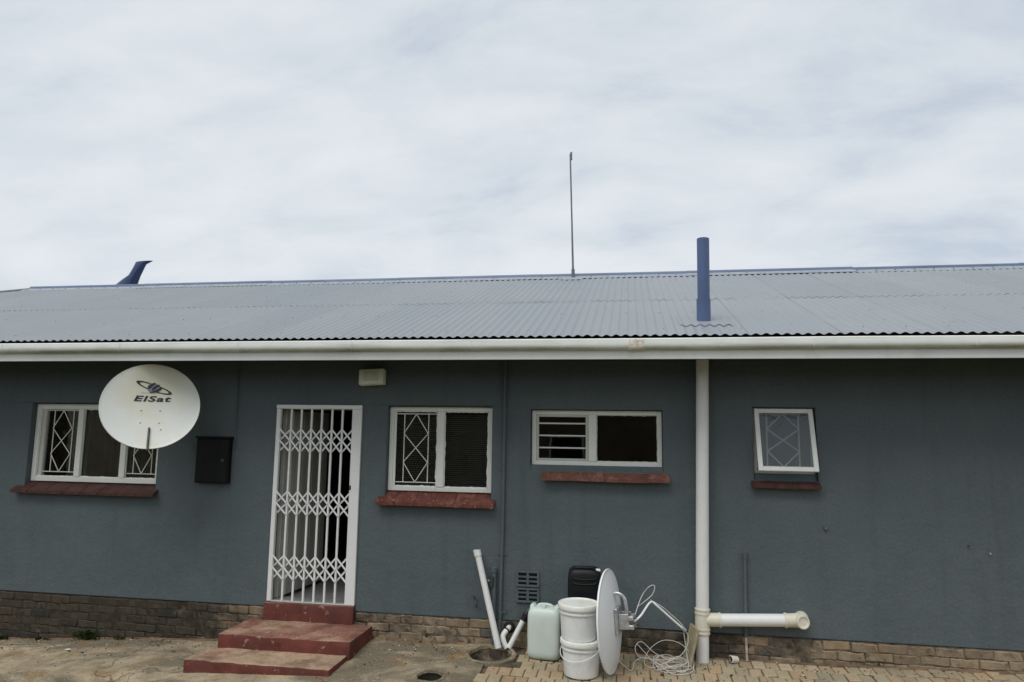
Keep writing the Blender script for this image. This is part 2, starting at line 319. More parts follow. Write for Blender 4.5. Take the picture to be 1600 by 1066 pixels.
def add_box(bm, x0, x1, y0, y1, z0, z1, mtx=None, bevel=0.0, seg=1):
    g = bmesh.ops.create_cube(bm, size=1.0)['verts']
    for v in g: v.co = Vector((x0 + (x1 - x0) * (v.co.x + 0.5), y0 + (y1 - y0) * (v.co.y + 0.5), z0 + (z1 - z0) * (v.co.z + 0.5)))
    if bevel:
        es = list({e for v in g for e in v.link_edges})
        r = bmesh.ops.bevel(bm, geom=es, offset=bevel, segments=seg, affect='EDGES', profile=0.6)
        g = list({v for f in r['faces'] for v in f.verts} | {v for v in g if v.is_valid})
    if mtx is not None:
        for v in g: v.co = mtx @ v.co
    return g
def box(name, x0, x1, y0, y1, z0, z1, mat, parent=None, bevel=0.0, mtx=None, seg=1):
    bm = bmesh.new(); add_box(bm, x0, x1, y0, y1, z0, z1, mtx, bevel, seg); return obj(name, bm, mat, parent)
def smooth_path(pts, n=8):
    P = [Vector(p) for p in pts]; o = []
    for i in range(len(P) - 1):
        a, b, c, d = P[max(i - 1, 0)], P[i], P[i + 1], P[min(i + 2, len(P) - 1)]
        for k in range(n):
            t = k / n
            o.append(0.5 * ((2 * b) + (c - a) * t + (2 * a - 5 * b + 4 * c - d) * t * t + (3 * b - a - 3 * c + d) * t ** 3))
    o.append(P[-1]); return o
def add_tube(bm, pts, r, seg=10, cap=True):
    P = [Vector(p) for p in pts]; rs = r if isinstance(r, (list, tuple)) else [r] * len(P)
    rings = []; nrm = None
    for i, p in enumerate(P):
        t = (P[min(i + 1, len(P) - 1)] - P[max(i - 1, 0)]).normalized()
        if nrm is None:
            nrm = t.cross(Vector((0, 0, 1)))
            if nrm.length < 1e-3: nrm = t.cross(Vector((0, 1, 0)))
        nrm = (nrm - t * nrm.dot(t)).normalized(); b = t.cross(nrm)
        rings.append([bm.verts.new(p + rs[i] * (math.cos(2 * math.pi * k / seg) * nrm + math.sin(2 * math.pi * k / seg) * b)) for k in range(seg)])
    for a, b in zip(rings, rings[1:]):
        for k in range(seg): bm.faces.new((a[k], a[(k + 1) % seg], b[(k + 1) % seg], b[k]))
    if cap: bm.faces.new(rings[0][::-1]); bm.faces.new(rings[-1])
    return rings
def tube(name, pts, r, mat, parent=None, seg=10, ang=40):
    bm = bmesh.new(); add_tube(bm, pts, r, seg); bmesh.ops.recalc_face_normals(bm, faces=bm.faces); return obj(name, bm, mat, parent, True, ang=ang)
def add_lathe(bm, prof, mtx, seg=32, close=False):
    rings = []
    for r, z in prof:
        if r < 1e-6: rings.append([bm.verts.new(mtx @ Vector((0, 0, z)))])
        else: rings.append([bm.verts.new(mtx @ Vector((r * math.cos(2 * math.pi * k / seg), r * math.sin(2 * math.pi * k / seg), z))) for k in range(seg)])
    for a, b in zip(rings, rings[1:]):
        for k in range(seg):
            q = [a[k % len(a)], a[(k + 1) % len(a)], b[(k + 1) % len(b)], b[k % len(b)]]
            u = []
            for v in q:
                if v not in u: u.append(v)
            if len(u) > 2: bm.faces.new(u)
def lathe(name, prof, mtx, mat, parent=None, seg=32, ang=35):
    bm = bmesh.new(); add_lathe(bm, prof, mtx, seg); bmesh.ops.recalc_face_normals(bm, faces=bm.faces); return obj(name, bm, mat, parent, True, ang=ang)
def T(x, y, z): return Matrix.Translation((x, y, z))
def frame_mtx(c, zdir, up=(0, 0, 1)):
    z = Vector(zdir).normalized(); x = Vector(up).cross(z).normalized(); y = z.cross(x)
    m = Matrix.Identity(4)
    for i in range(3): m[i][0], m[i][1], m[i][2], m[i][3] = x[i], y[i], z[i], c[i]
    return m
def lerp_tab(tab, x):
    if x <= tab[0][0]: return tab[0][1]
    for (a, u), (b, v) in zip(tab, tab[1:]):
        if x <= b: return u + (v - u) * (x - a) / (b - a)
    return tab[-1][1]
BASE = [(-14, -0.30), (-5.8, -0.146), (-4.2, -0.04), (-3.1, 0.005), (-2.8, 0.035), (-1.4, 0.125), (-0.4, 0.135), (1.8, 0.142), (3, 0.150), (4.6, 0.195), (9, 0.30)]
SLOPE = [(-14, 0.02), (-4.7, 0.05), (-2.9, 0.015), (-1.4, 0.05), (9, 0.05)]
def g(x, y):
    """height of the finished ground in front of the wall"""
    return lerp_tab(BASE, x) + lerp_tab(SLOPE, x) * max(y, -2.2)

# ------------------------------------------------------------------ ground
GUL = (-0.155, -0.275, 0.205); HOLE = (-0.585, -0.86, 0.118)
def inhole(x, y):
    return any((x - a) ** 2 + (y - b) ** 2 < (r + 0.012) ** 2 for a, b, r in (GUL, HOLE))
def sheet(name, xs, ys, zf, mat, skip=None, thick=0.0, parent=None):
    bm = bmesh.new(); V = {}
    for i, x in enumerate(xs):
        for j, y in enumerate(ys): V[i, j] = bm.verts.new((x, y, zf(x, y)))
    for i in range(len(xs) - 1):
        for j in range(len(ys) - 1):
            if skip and skip((xs[i] + xs[i + 1]) / 2, (ys[j] + ys[j + 1]) / 2): continue
            bm.faces.new((V[i, j], V[i + 1, j], V[i + 1, j + 1], V[i, j + 1]))
    bmesh.ops.delete(bm, geom=[v for v in bm.verts if not v.link_faces], context='VERTS')
    if thick:
        bnd = [e for e in bm.edges if e.is_boundary]
        r = bmesh.ops.extrude_edge_only(bm, edges=bnd)
        for v in r['geom']:
            if isinstance(v, bmesh.types.BMVert): v.co.z -= thick
    bmesh.ops.recalc_face_normals(bm, faces=bm.faces)
    o = obj(name, bm, mat, parent, True, ang=40); return o
def fr(a, b, n): return [a + (b - a) * i / n for i in range(n + 1)]
def nz(x, y, s, a): return a * noise.noise((x * s, y * s, 3.3))
def yard_z(x, y):
    if y > 0: return -0.33
    return min(g(max(-14, min(9, x)), y) - 0.075, 0.02) - 0.03 + nz(x, y, 0.8, 0.02) - (0.12 if y > -1.6 and x > -0.4 else 0)
tag(sheet('yard_ground', [-400, -120, -40] + fr(-16, 12, 56) + [40, 120, 400], [-400, -120, -40, -14] + fr(-9, -0.95, 24), yard_z, M['soil']), kind='structure')
tag(sheet('rear_ground', [-400, -120, -40, -16, -14, 10.5, 12, 40, 120, 400], [-0.95, 0.06, 12, 40, 120, 400], lambda x, y: -0.36, M['soil'],
          skip=lambda x, y: -14 < x < 10.5 and y < 12), kind='structure')
def apron_edge(x): return -1.10 - 0.04 * math.sin(x * 1.7) - 0.03 * noise.noise((x * 3, 0, 0)) - (0.55 * min(1, max(0, (x + 3.4) / 0.8)))
AX = fr(-12, -1.2, 90) + fr(-1.17, -0.17, 40)
def apron():
    bm = bmesh.new(); n = 44; V = []
    for x in AX:
        ey = apron_edge(x); row = []
        for j in range(n + 1):
            t = j / n; y = 0.03 + (ey - 0.03) * t
            z = g(x, y) + nz(x, y, 2.2, 0.010) + nz(x, y, 9, 0.003)
            if t > 0.93: z -= 0.10 * ((t - 0.93) / 0.07) ** 2
            row.append(bm.verts.new((x, y, z)))
        V.append(row)
    for i in range(len(AX) - 1):
        for j in range(n):
            c = (V[i][j].co + V[i + 1][j + 1].co) / 2
            if inhole(c.x, c.y): continue
            bm.faces.new((V[i][j], V[i][j + 1], V[i + 1][j + 1], V[i + 1][j]))
    bmesh.ops.recalc_face_normals(bm, faces=bm.faces)
    return tag(obj('concrete_path', bm, M['concrete'], None, True), kind='structure')
apron()
# hand-made hole rims
def drain(nm, c, label, depth, mat_in, collar_w, collar_h):
    x, y, r = c; z = g(x, y) + 0.004
    d = thing(nm, (x, y, z), label, 'drain')
    bm = bmesh.new(); seg = 40
    prof = [(r + collar_w, -0.05), (r + collar_w, collar_h * 0.35), (r + collar_w * 0.6, collar_h), (r + 0.015, collar_h), (r, collar_h * 0.6), (r - 0.004, -0.02)]
    add_lathe(bm, prof, T(x, y, z), seg)
    for v in bm.verts:
        v.co.z += lerp_tab(SLOPE, x) * (v.co.y - y) + 0.010 * noise.noise(v.co * 11)
        k = 1 + 0.09 * noise.noise((v.co.x * 5, v.co.y * 5, 1)); v.co.x = x + (v.co.x - x) * k; v.co.y = y + (v.co.y - y) * k
    bmesh.ops.recalc_face_normals(bm, faces=bm.faces)
    obj('rim', bm, M['concrete'], d, True, ang=50)
    bm = bmesh.new()
    add_lathe(bm, [(r + 0.01, 0.0), (r * 1.0, -depth * 0.5), (r * 0.92, -depth * 0.8), (r * 0.5, -depth), (r * 0.40, -depth - 0.12), (0, -depth - 0.12)], T(x, y, z), seg)
    for v in bm.verts: v.co += Vector((1, 1, 0.6)) * 0.008 * noise.noise(v.co * 14)
    obj('bowl', bm, mat_in, d, True)
    return d
gully = drain('gully_drain', GUL, 'round concrete gully drain below the waste pipes at the wall', 0.16, M['mortar'], 0.042, 0.018)
drain('drain_hole', HOLE, 'small open round hole in the concrete between steps and gully', 0.26, M['hole_shade'], 0.03, 0.004)

# pavers
PW, PL, GAP = 0.1165, 0.178, 0.006
px0 = -0.19
bed = tag(sheet('paving', fr(px0 - 0.02, 9, 90), fr(-2.12, 0.04, 36), lambda x, y: g(x, y) - 0.016 + nz(x, y, 8, 0.002), M['bed'], skip=lambda x, y: inhole(x, y), thick=0.08), kind='structure')
def paver_mesh(k):
    bm = bmesh.new(); add_box(bm, -PW / 2 + GAP / 2, PW / 2 - GAP / 2, -PL / 2 + GAP, PL / 2 - GAP, -0.05, 0.0, None, 0.007)
    for v in bm.verts: v.co += Vector((noise.noise(v.co * 30 + Vector((k, 0, 0))), noise.noise(v.co * 30 + Vector((0, k, 0))), 0)) * 0.002
    me = bpy.data.meshes.new('paver'); bm.to_mesh(me); bm.free(); me.materials.append(M['paver']); return me
PM = [paver_mesh(k * 3.7) for k in range(4)]
rest = bmesh.new(); npv = 0
for i in range(79):
    for j in range(12):
        x = px0 + PW / 2 + (i + (0.5 if j % 2 else 0)) * PW + 0.004 * math.sin(j * 7.1)
        y = -0.012 - PL / 2 - j * PL; half = False
        if y < -2.05: continue
        if min((x - GUL[0]) ** 2 + (y - GUL[1]) ** 2, 9) < (GUL[2] + 0.12) ** 2 and x < 0.16: continue
        if x < 0.06 and y > -0.42: continue
        tx = lerp_tab(SLOPE, x); ty = (g(x + 0.05, y) - g(x - 0.05, y)) / 0.1
        rot = Matrix.Rotation(random.gauss(0, 0.012), 4, 'Z') @ Matrix.Rotation(math.atan(tx) + random.gauss(0, 0.010), 4, 'X') @ Matrix.Rotation(-math.atan(ty) + random.gauss(0, 0.014), 4, 'Y')
        mt = T(x, y, g(x, y) + random.gauss(0.002, 0.0035)) @ rot
        if half: mt = mt @ Matrix.Diagonal((1, 0.5, 1, 1))
        if y > -1.2 and x < 5.3 and npv < 298:
            o = bpy.data.objects.new('paver', PM[(i * 3 + j * 5) % 4]); link(o, bed); npv += 1
            o.matrix_local = T(*(-wpos(bed))) @ mt
        else:
            k = len(rest.verts); rest.from_mesh(PM[(i + j) % 4]); rest.verts.ensure_lookup_table()
            for v in rest.verts[k:]: v.co = mt @ v.co
tag(obj('paver', rest, M['paver'], bed), kind='stuff')

# ------------------------------------------------------------------ the house
HX0, HX1, HB = -14.0, 9.0, 8.6
house = thing('house', (0, 0, 0), 'long single storey slate grey plastered house with pale blue grey corrugated iron roof', 'house')
OPEN = [(-5.69, -4.03, 1.50, 2.485), (-2.625, -1.64, 0.425, 2.49), (-1.365, -0.235, 1.50, 2.485), (0.165, 1.487, 1.845, 2.462), (2.345, 2.925, 1.80, 2.50)]
PL_Z = 0.372; TOPZ = 3.05; TH = 0.23
def wall_mesh():
    bm = bmesh.new()
    xs = sorted({HX0, HX1} | {o[0] for o in OPEN} | {o[1] for o in OPEN}); zs = sorted({PL_Z, TOPZ} | {o[2] for o in OPEN} | {o[3] for o in OPEN})
    ins = lambda x, z: any(a < x < b and c < z < d for a, b, c, d in OPEN)
    V = {}
    def v(x, y, z):
        k = (round(x, 4), round(y, 4), round(z, 4))
        if k not in V: V[k] = bm.verts.new(k)
        return V[k]
    for i in range(len(xs) - 1):
        for j in range(len(zs) - 1):
            a, b, c, d = xs[i], xs[i + 1], zs[j], zs[j + 1]
            if ins((a + b) / 2, (c + d) / 2): continue
            bm.faces.new((v(a, 0, c), v(b, 0, c), v(b, 0, d), v(a, 0, d)))
            bm.faces.new((v(a, TH, c), v(a, TH, d), v(b, TH, d), v(b, TH, c)))
    for e in [e for e in bm.edges if e.is_boundary and all(abs(q.co.y) < 1e-6 for q in e.verts)]:
        p, q = e.verts
        bm.faces.new((p, q, v(q.co.x, TH, q.co.z), v(p.co.x, TH, p.co.z)))
    bmesh.ops.recalc_face_normals(bm, faces=bm.faces)
    # soften the arrises of the hand-plastered openings
    es = [e for e in bm.edges if len(e.link_faces) == 2 and all(abs(q.co.y) < 1e-6 for q in e.verts) and abs(e.calc_face_angle(0)) > 1.2]
    bmesh.ops.bevel(bm, geom=es, offset=0.008, segments=2, affect='EDGES', profile=0.5)
    return bm
obj('wall', wall_mesh(), M['plaster'], house)
for nm, a in (('end_wall', (HX0, HX0 + 0.23, TH, HB)), ('end_wall', (HX1 - 0.23, HX1, TH, HB)), ('rear_wall', (HX0 + 0.23, HX1 - 0.23, HB - 0.23, HB))):
    box(nm, *a, -0.36, TOPZ, M['plaster'], house)
# rooms behind the openings
box('room_floor', HX0 + 0.23, HX1 - 0.23, TH, HB - 0.23, 0.30, 0.405, M['floor'], house)
box('room_ceiling', HX0 + 0.23, HX1 - 0.23, TH, HB - 0.23, 2.72, 2.78, M['room'], house)
for x in (-3.25, -1.46, -0.02, 2.1, 3.3): box('partition', x - 0.05, x + 0.05, TH, 4.0, 0.405, 2.72, M['room'], house)
box('partition', HX0 + 0.23, HX1 - 0.23, 4.0, 4.1, 0.405, 2.72, M['room'], house)

# brick plinth
pl = empty('plinth', (0, 0, 0), house)
box('mortar_core', HX0, HX1, 0.012, TH, -0.45, PL_Z - 0.001, M['mortar'], pl)
bm = bmesh.new(); rows = []
for j in range(31):
    z = PL_Z - 0.003 - 0.62 * j / 30; row = []
    for i in range(760):
        x = HX0 + (HX1 - HX0) * i / 759
        n_ = noise.noise((x * 3.1, 0.3, z * 5)); n2_ = noise.noise((x * 14, 1.7, z * 17))
        row.append(bm.verts.new((x, -0.009 - 0.012 * max(-0.4, n_) - 0.007 * n2_, z)))
    rows.append(row)
for a, b in zip(rows, rows[1:]):
    for i in range(759): bm.faces.new((a[i], b[i], b[i + 1], a[i + 1]))
bmesh.ops.recalc_face_normals(bm, faces=bm.faces); obj('mortar', bm, M['mortar'], pl, True)
BL, BH, BG = 0.238, 0.083, 0.008
def brick_mesh(k, L):
    bm = bmesh.new(); add_box(bm, -L / 2, L / 2, -0.012, 0.05, -(BH - BG) / 2, (BH - BG) / 2, None, 0.006)
    bmesh.ops.subdivide_edges(bm, edges=[e for e in bm.edges if e.calc_length() > 0.12], cuts=4)
    for v in bm.verts: v.co += Vector((noise.noise(v.co * 23 + Vector((k, 0, 0))) * 0.014, noise.noise(v.co * 19 + Vector((0, k, 0))) * 0.012, noise.noise(v.co * 17 + Vector((0, 0, k))) * 0.011))
    me = bpy.data.meshes.new('brick'); bm.to_mesh(me); bm.free(); me.materials.append(M['brick']); return me
BM_ = [brick_mesh(k * 2.9, BL - BG) for k in range(5)]; BHALF = [brick_mesh(k * 4.1 + 9, BL / 2 - BG) for k in range(2)]
cnt = 0; restb = bmesh.new()
for r in range(8):
    zc = PL_Z - 0.006 - BH / 2 - r * BH
    n = int((HX1 - HX0) / BL)
    for i in range(n + 1):
        x = HX0 + (i + (0.5 if r % 2 else 0.0)) * BL + 0.12
        if x > HX1 - 0.1: continue
        if zc + BH / 2 < g(x, 0) - 0.03: continue
        if -2.6 < x < -1.68 : continue
        me = BM_[(i * 7 + r * 3) % 5]
        mt = T(x + random.gauss(0, 0.003), random.gauss(-0.004, 0.004), zc + random.gauss(0, 0.0025)) @ Matrix.Rotation(random.gauss(0, 0.008), 4, 'Y') @ Matrix.Rotation(random.gauss(0, 0.02), 4, 'Z')
        if -7.0 < x < 5.6 and cnt < 299:
            o = bpy.data.objects.new('brick', me); link(o, pl); o.matrix_local = mt; cnt += 1
        else:
            k = len(restb.verts); restb.from_mesh(me); restb.verts.ensure_lookup_table()
            for v in restb.verts[k:]: v.co = mt @ v.co
tag(obj('brick', restb, M['brick'], pl), kind='stuff')

# ---- roof
roof = empty('roof', (0, 0, 3.12), house)
EY, RY, EZ, TAN = -0.69, 4.0, 3.122, 0.341
RZ = EZ + TAN * (RY - EY); LAP = 1.40; RX0 = -9.785
CP = 0.088; SH = 9 * CP; AMP = 0.0085
NRM = Vector((0, -TAN, 1)).normalized(); SLP = Vector((0, 1, TAN)).normalized()
def hip_y(x): return RY if x >= RX0 else RY - (RX0 - x)
def roof_sheet(x0, ya, yb, lift, k, eave=False):
    bm = bmesh.new(); N = 10 * 8; ny = 5 if not eave else 6; rows = []
    for j in range(ny):
        row = []
        for i in range(N + 1):
            u = i / N; x = x0 + u * 10 * CP
            y = ya + (yb - ya) * j / (ny - 1); y = min(y, hip_y(x))
            w_ = AMP * math.cos(2 * math.pi * (x - HX0) / CP)
            up = w_ + lift + 0.0024 * (1 - u) + 0.0022 * noise.noise((x * 1.3 + k, y * 0.9, 0.5)) + (0.003 * noise.noise((x * 6, k, 1.0)) if j == 0 else 0)
            yy = y + (0.006 * noise.noise((k * 3.1, 0.2, 0.7)) if j == 0 else 0)
            row.append(bm.verts.new(Vector((x, yy, EZ + TAN * (yy - EY))) + NRM * up))
        rows.append(row)
    for a, b in zip(rows, rows[1:]):
        for i in range(N):
            if (b[i].co - a[i].co).length + (b[i + 1].co - a[i + 1].co).length < 1e-3: continue
            bm.faces.new((a[i], a[i + 1], b[i + 1], b[i]))
    bmesh.ops.delete(bm, geom=[v for v in bm.verts if not v.link_faces], context='VERTS')
    if not bm.verts: bm.free(); return
    return obj('roof_sheet', bm, M['roof'], roof, True, origin=(x0, ya, EZ))
x = -14.4; k = 0
while x < 9.5:
    roof_sheet(x, EY, LAP + 0.12, 0.0, k, True)
    if hip_y(x + SH) > LAP: roof_sheet(x, LAP, RY - 0.03, 0.0025, k + 0.5)
    x += SH; k += 1
# hip end, rear slope (plain sheets on the far sides) and ceiling under the iron
bm = bmesh.new()
q = [Vector(c) for c in ((-14.47, EY, EZ - 0.02), (RX0, RY, RZ - 0.02), (-14.47, 2 * RY - EY, EZ - 0.02))]
bm.faces.new([bm.verts.new(c) for c in q]); obj('hip_slope', bm, M['roof'], roof)
bm = bmesh.new()
q = [Vector(c) for c in ((RX0, RY, RZ - 0.01), (10.2, RY, RZ - 0.01), (10.2, 2 * RY - EY, EZ - 0.01), (-14.47, 2 * RY - EY, EZ - 0.01))]
bm.faces.new([bm.verts.new(c) for c in q]); obj('rear_slope', bm, M['roof'], roof)
# ridge capping in lapped lengths
def ridge_len(x0, x1, i):
    bm = bmesh.new(); prof = []
    for s, z in ((-0.215, -0.002), (-0.20, 0.013), (-0.06, 0.016)): prof.append((s, z - abs(s) * TAN * 1.0))
    for a in range(0, 9):
        t = math.pi * (1 - a / 8) ; prof.append((0.034 * math.cos(t), 0.012 + 0.040 * math.sin(t)))
    prof += [(-p[0], p[1]) for p in prof[2::-1]]
    li = 0.004 * (i % 2); V = []
    for x in (x0, x1 + 0.08): V.append([bm.verts.new((x, RY + s, RZ + 0.012 + z + li + 0.005 * noise.noise((x, i, 0)))) for s, z in prof])
    for j in range(len(prof) - 1):
        f = bm.faces.new((V[0][j], V[1][j], V[1][j + 1], V[0][j + 1]))
        f.material_index = 0 if 2 <= j <= 10 else 1
    bm.faces.new(V[0][::-1]); bm.faces.new(V[1])
    bmesh.ops.recalc_face_normals(bm, faces=bm.faces)
    o = obj('ridge_cap', bm, [M['ridge'], M['flash']], roof, True, origin=(x0, RY, RZ), ang=45)
    # roofing screws along the flange
    bs = bmesh.new()
    for n_ in range(int((x1 - x0) / 0.264)):
        xx = x0 + 0.1 + n_ * 0.264
        bmesh.ops.create_icosphere(bs, subdivisions=1, radius=0.011, matrix=T(xx, RY - 0.17, RZ + 0.012 + 0.015 - 0.17 * TAN))
    tag(obj('screw', bs, M['dark_steel'], roof), kind='stuff')
x = RX0 - 0.05; i = 0
while x < 10: ridge_len(x, x + 2.38, i); x += 2.38; i += 1
# hip cap
bm = bmesh.new(); add_tube(bm, [(RX0 + 0.05, RY, RZ + 0.02), (-14.47, EY, EZ + 0.0)], 0.024, 8); obj('hip_cap', bm, M['flash'], roof, True)
# screws through the sheet
bs = bmesh.new()
for row_y in (-0.45, 0.45, 1.46, 2.35, 3.3):
    n_ = 0; xx = HX0
    while xx < 9.3:
        if hip_y(xx) > row_y + 0.1 and random.random() < 0.6:
            yy = row_y + random.gauss(0, 0.008)
            bmesh.ops.create_icosphere(bs, subdivisions=1, radius=0.006, matrix=T(*(Vector((xx, yy, EZ + TAN * (yy - EY))) + NRM * (AMP + 0.006))))
        xx += CP * 4
tag(obj('screw', bs, M['flash'], roof), kind='stuff')

# fascia, soffit, gutter
M['fascia'] = simple('white_fascia_paint', (0.88, 0.90, 0.87), 0.03, 4, 0.45, 0.4, dirt=(0.6, 0.62, 0.55), dirt_amt=0.4)
box('fascia_board', -14.2, 9.6, -0.680, -0.658, 2.905, 3.085, M['fascia'], house, 0.003)
box('soffit', -14.2, 9.6, -0.657, -0.002, 2.955, 2.975, M['soffit'], house)
gut = empty('gutter', (0, -0.69, 3.0), house)
def gutter_len(x0, x1):
    prof = [(-0.682, 3.083), (-0.683, 3.004), (-0.690, 2.995), (-0.706, 2.990), (-0.724, 2.994), (-0.738, 3.004), (-0.745, 3.018), (-0.7485, 3.036), (-0.749, 3.056), (-0.748, 3.082)]
    for a in range(7):
        t = math.pi * a / 5 ; prof.append((-0.740 - 0.008 * math.cos(t), 3.084 + 0.008 * math.sin(t)))
    inner = [(y + 0.003, z + 0.003) for y, z in prof[:10]]
    bm = bmesh.new(); n = 12; V = []
    for i in range(n + 1):
        x = x0 + (x1 - x0) * i / n; s = 0.006 * noise.noise((x * 0.5, 2, 0)) - 0.002
        V.append([bm.verts.new((x, y + 0.4 * s, z + s)) for y, z in prof])
    for a, b in zip(V, V[1:]):
        for j in range(len(prof) - 1): bm.faces.new((a[j], b[j], b[j + 1], a[j + 1]))
    bmesh.ops.recalc_face_normals(bm, faces=bm.faces)
    return obj('gutter_length', bm, M['gutter'], gut, True, origin=(x0, -0.69, 3.0), ang=50)
xs = [-13.9, -9.2, -4.45, 1.23, 5.4, 9.6]
for a, b in zip(xs, xs[1:]): gutter_len(a, b - 0.002)
def gutter_band(name, x, wd, mat, off):
    prof = [(-0.690, 2.995), (-0.706, 2.990), (-0.724, 2.994), (-0.738, 3.004), (-0.745, 3.018), (-0.7485, 3.036), (-0.749, 3.056), (-0.748, 3.082)]
    bm = bmesh.new(); V = []
    for xx in (x - wd / 2, x + wd / 2):
        V.append([bm.verts.new((xx, y - off, z - (off if i < 5 else 0))) for i, (y, z) in enumerate(prof)])
        V.append([bm.verts.new((xx, y, z)) for i, (y, z) in enumerate(prof)])
    n = len(prof)
    for j in range(n - 1):
        bm.faces.new((V[0][j], V[2][j], V[2][j + 1], V[0][j + 1])); bm.faces.new((V[1][j], V[0][j], V[0][j + 1], V[1][j + 1])); bm.faces.new((V[2][j], V[3][j], V[3][j + 1], V[2][j + 1]))
    bmesh.ops.recalc_face_normals(bm, faces=bm.faces)
    return obj(name, bm, mat, gut, origin=(x, -0.7, 3.02))
for x in (-6.6, -5.42, -4.0, -2.72, -1.52, -0.28, 0.77, 1.98, 2.77, 4.05, 4.9): gutter_band('bracket', x + random.uniform(-0.03, 0.03), 0.012, M['gutter'], 0.006)
M['sealant'] = simple('brown_sealant', (0.74, 0.68, 0.59), 0.3, 30, 0.7, dirt=(0.38, 0.30, 0.22), dirt_amt=0.6, bump=0.8, bscale=60)
tag(gutter_band('joint_patch', 1.23, 0.14, M['sealant'], 0.008), 'brown sealant patch on the gutter joint')

# ---- windows
def bar(name, a, b, r, mat, parent, seg=6): return tube(name, [a, b], r, mat, parent, seg)
def fbox(name, x0, x1, z0, z1, y0, y1, mat, parent, wob=0.0):
    bm = bmesh.new(); add_box(bm, x0, x1, y0, y1, z0, z1, None, 0.004); return obj(name, bm, mat, parent)
def outer_frame(win, x0, x1, z0, z1, y0, y1, w_, mat):
    fbox('jamb', x0, x0 + w_, z0, z1, y0, y1, mat, win); fbox('jamb', x1 - w_, x1, z0, z1, y0, y1, mat, win)
    fbox('head', x0 + w_, x1 - w_, z1 - w_, z1, y0 + 0.002, y1, mat, win); fbox('bottom_rail', x0 + w_, x1 - w_, z0, z0 + w_, y0 + 0.002, y1, mat, win)
def paint_edge(win, x0, x1, z0, z1, y, mat, w_=0.010):
    """uneven brushed paint line round a pane"""
    bm = bmesh.new(); pts = []
    n = 24
    for (a, b, nx, nz_) in (((x0, z0), (x1, z0), 0, 1), ((x1, z0), (x1, z1), -1, 0), ((x1, z1), (x0, z1), 0, -1), ((x0, z1), (x0, z0), 1, 0)):
        pv = None
        for i in range(n + 1):
            t = i / n; X = a[0] + (b[0] - a[0]) * t; Z = a[1] + (b[1] - a[1]) * t
            d = w_ * (0.45 + 0.9 * abs(noise.noise((X * 19 + a[0], Z * 19, 1.7))) + 0.5 * abs(noise.noise((X * 50, Z * 50, 4))))
            A = bm.verts.new((X, y, Z)); B = bm.verts.new((X + nx * d, y, Z + nz_ * d))
            if pv: bm.faces.new((pv[0], A, B, pv[1]))
            pv = (A, B)
    r = bmesh.ops.extrude_face_region(bm, geom=bm.faces[:])
    for v in r['geom']:
        if isinstance(v, bmesh.types.BMVert): v.co.y -= 0.002
    bmesh.ops.recalc_face_normals(bm, faces=bm.faces); obj('paint_edge', bm, mat, win)
def pane(win, x0, x1, z0, z1, y, mat=None):
    y += 0.03
    return box('pane', x0, x1, y, y + 0.004, z0, z1, mat or M['glass'], win)
def diamonds(win, x0, x1, zt, zb, y, frx, r=0.0045, mat=None):
    mat = mat or M['white_win']
    xa, xb = x0 + frx * (x1 - x0), x1 - frx * (x1 - x0); xm = (xa + xb) / 2; H = zt - zb
    for z in (zt, zb): bar('burglar_bar', (x0, y, z), (x1, y, z), r, mat, win)
    for x in (xa, xb): bar('burglar_bar', (x, y + 0.006, zt), (x, y + 0.006, zb), r, mat, win)
    p = [((xm, zt), (xa, zt - H * 0.29)), ((xm, zt), (xb, zt - H * 0.29)), ((xa, zt - H * 0.29), (xb, zt - H * 0.71)), ((xb, zt - H * 0.29), (xa, zt - H * 0.71)), ((xa, zt - H * 0.71), (xm, zb)), ((xb, zt - H * 0.71), (xm, zb))]
    for n_, (a, b) in enumerate(p): bar('burglar_bar', (a[0], y - 0.004 - 0.003 * (n_ % 2), a[1]), (b[0], y - 0.004 - 0.003 * (n_ % 2), b[1]), r * 0.9, mat, win)
def sill(win, x0, x1, zf, zb, yout, mats, n, yb=0.10):
    """row of quarry tiles, sloping out"""
    for i in range(n):
        a, b = x0 + (x1 - x0) * i / n, x0 + (x1 - x0) * (i + 1) / n
        bm = bmesh.new(); th = 0.034; j = random.gauss(0, 0.0018)
        pr = [(yb, zb), (yout, zf), (yout, zf - th), (yb, zb - th)]
        V = [[bm.verts.new((xx, yy, zz + j)) for yy, zz in pr] for xx in (a + 0.0006, b - 0.0006)]
        for k in range(4): bm.faces.new((V[0][k], V[1][k], V[1][(k + 1) % 4], V[0][(k + 1) % 4]))
        bm.faces.new(V[0][::-1]); bm.faces.new(V[1]); bmesh.ops.recalc_face_normals(bm, faces=bm.faces)
        bmesh.ops.bevel(bm, geom=bm.edges[:], offset=0.0035, segments=2, affect='EDGES')
        obj('sill_tile', bm, mats, win)
FY0, FY1 = 0.065, 0.105
# triple window behind the dish
w1 = tag(empty('window', (-4.86, 0.08, 1.57), house), 'triple light window partly hidden by the satellite dish')
x0, x1, z0, z1 = -5.685, -4.035, 1.592, 2.48
outer_frame(w1, x0, x1, z0, z1, FY0, FY1, 0.058, M['white_win'])
for xm in (-5.092, -4.515): fbox('mullion', xm - 0.036, xm + 0.036, z0 + 0.058, z1 - 0.058, FY0 - 0.004, FY1, M['white_win'], w1)
fbox('casement_stile', x0 + 0.059, x0 + 0.115, z0 + 0.06, z1 - 0.06, FY0 + 0.022, FY1 + 0.02, M['grey_case'], w1)
for a, b in ((x0 + 0.058, -5.128), (-5.056, -4.551), (-4.479, x1 - 0.058)):
    pane(w1, a, b, z0 + 0.058, z1 - 0.058, FY0 + 0.02)
    paint_edge(w1, a, b, z0 + 0.058, z1 - 0.058, FY0 + 0.016, M['white_win'])
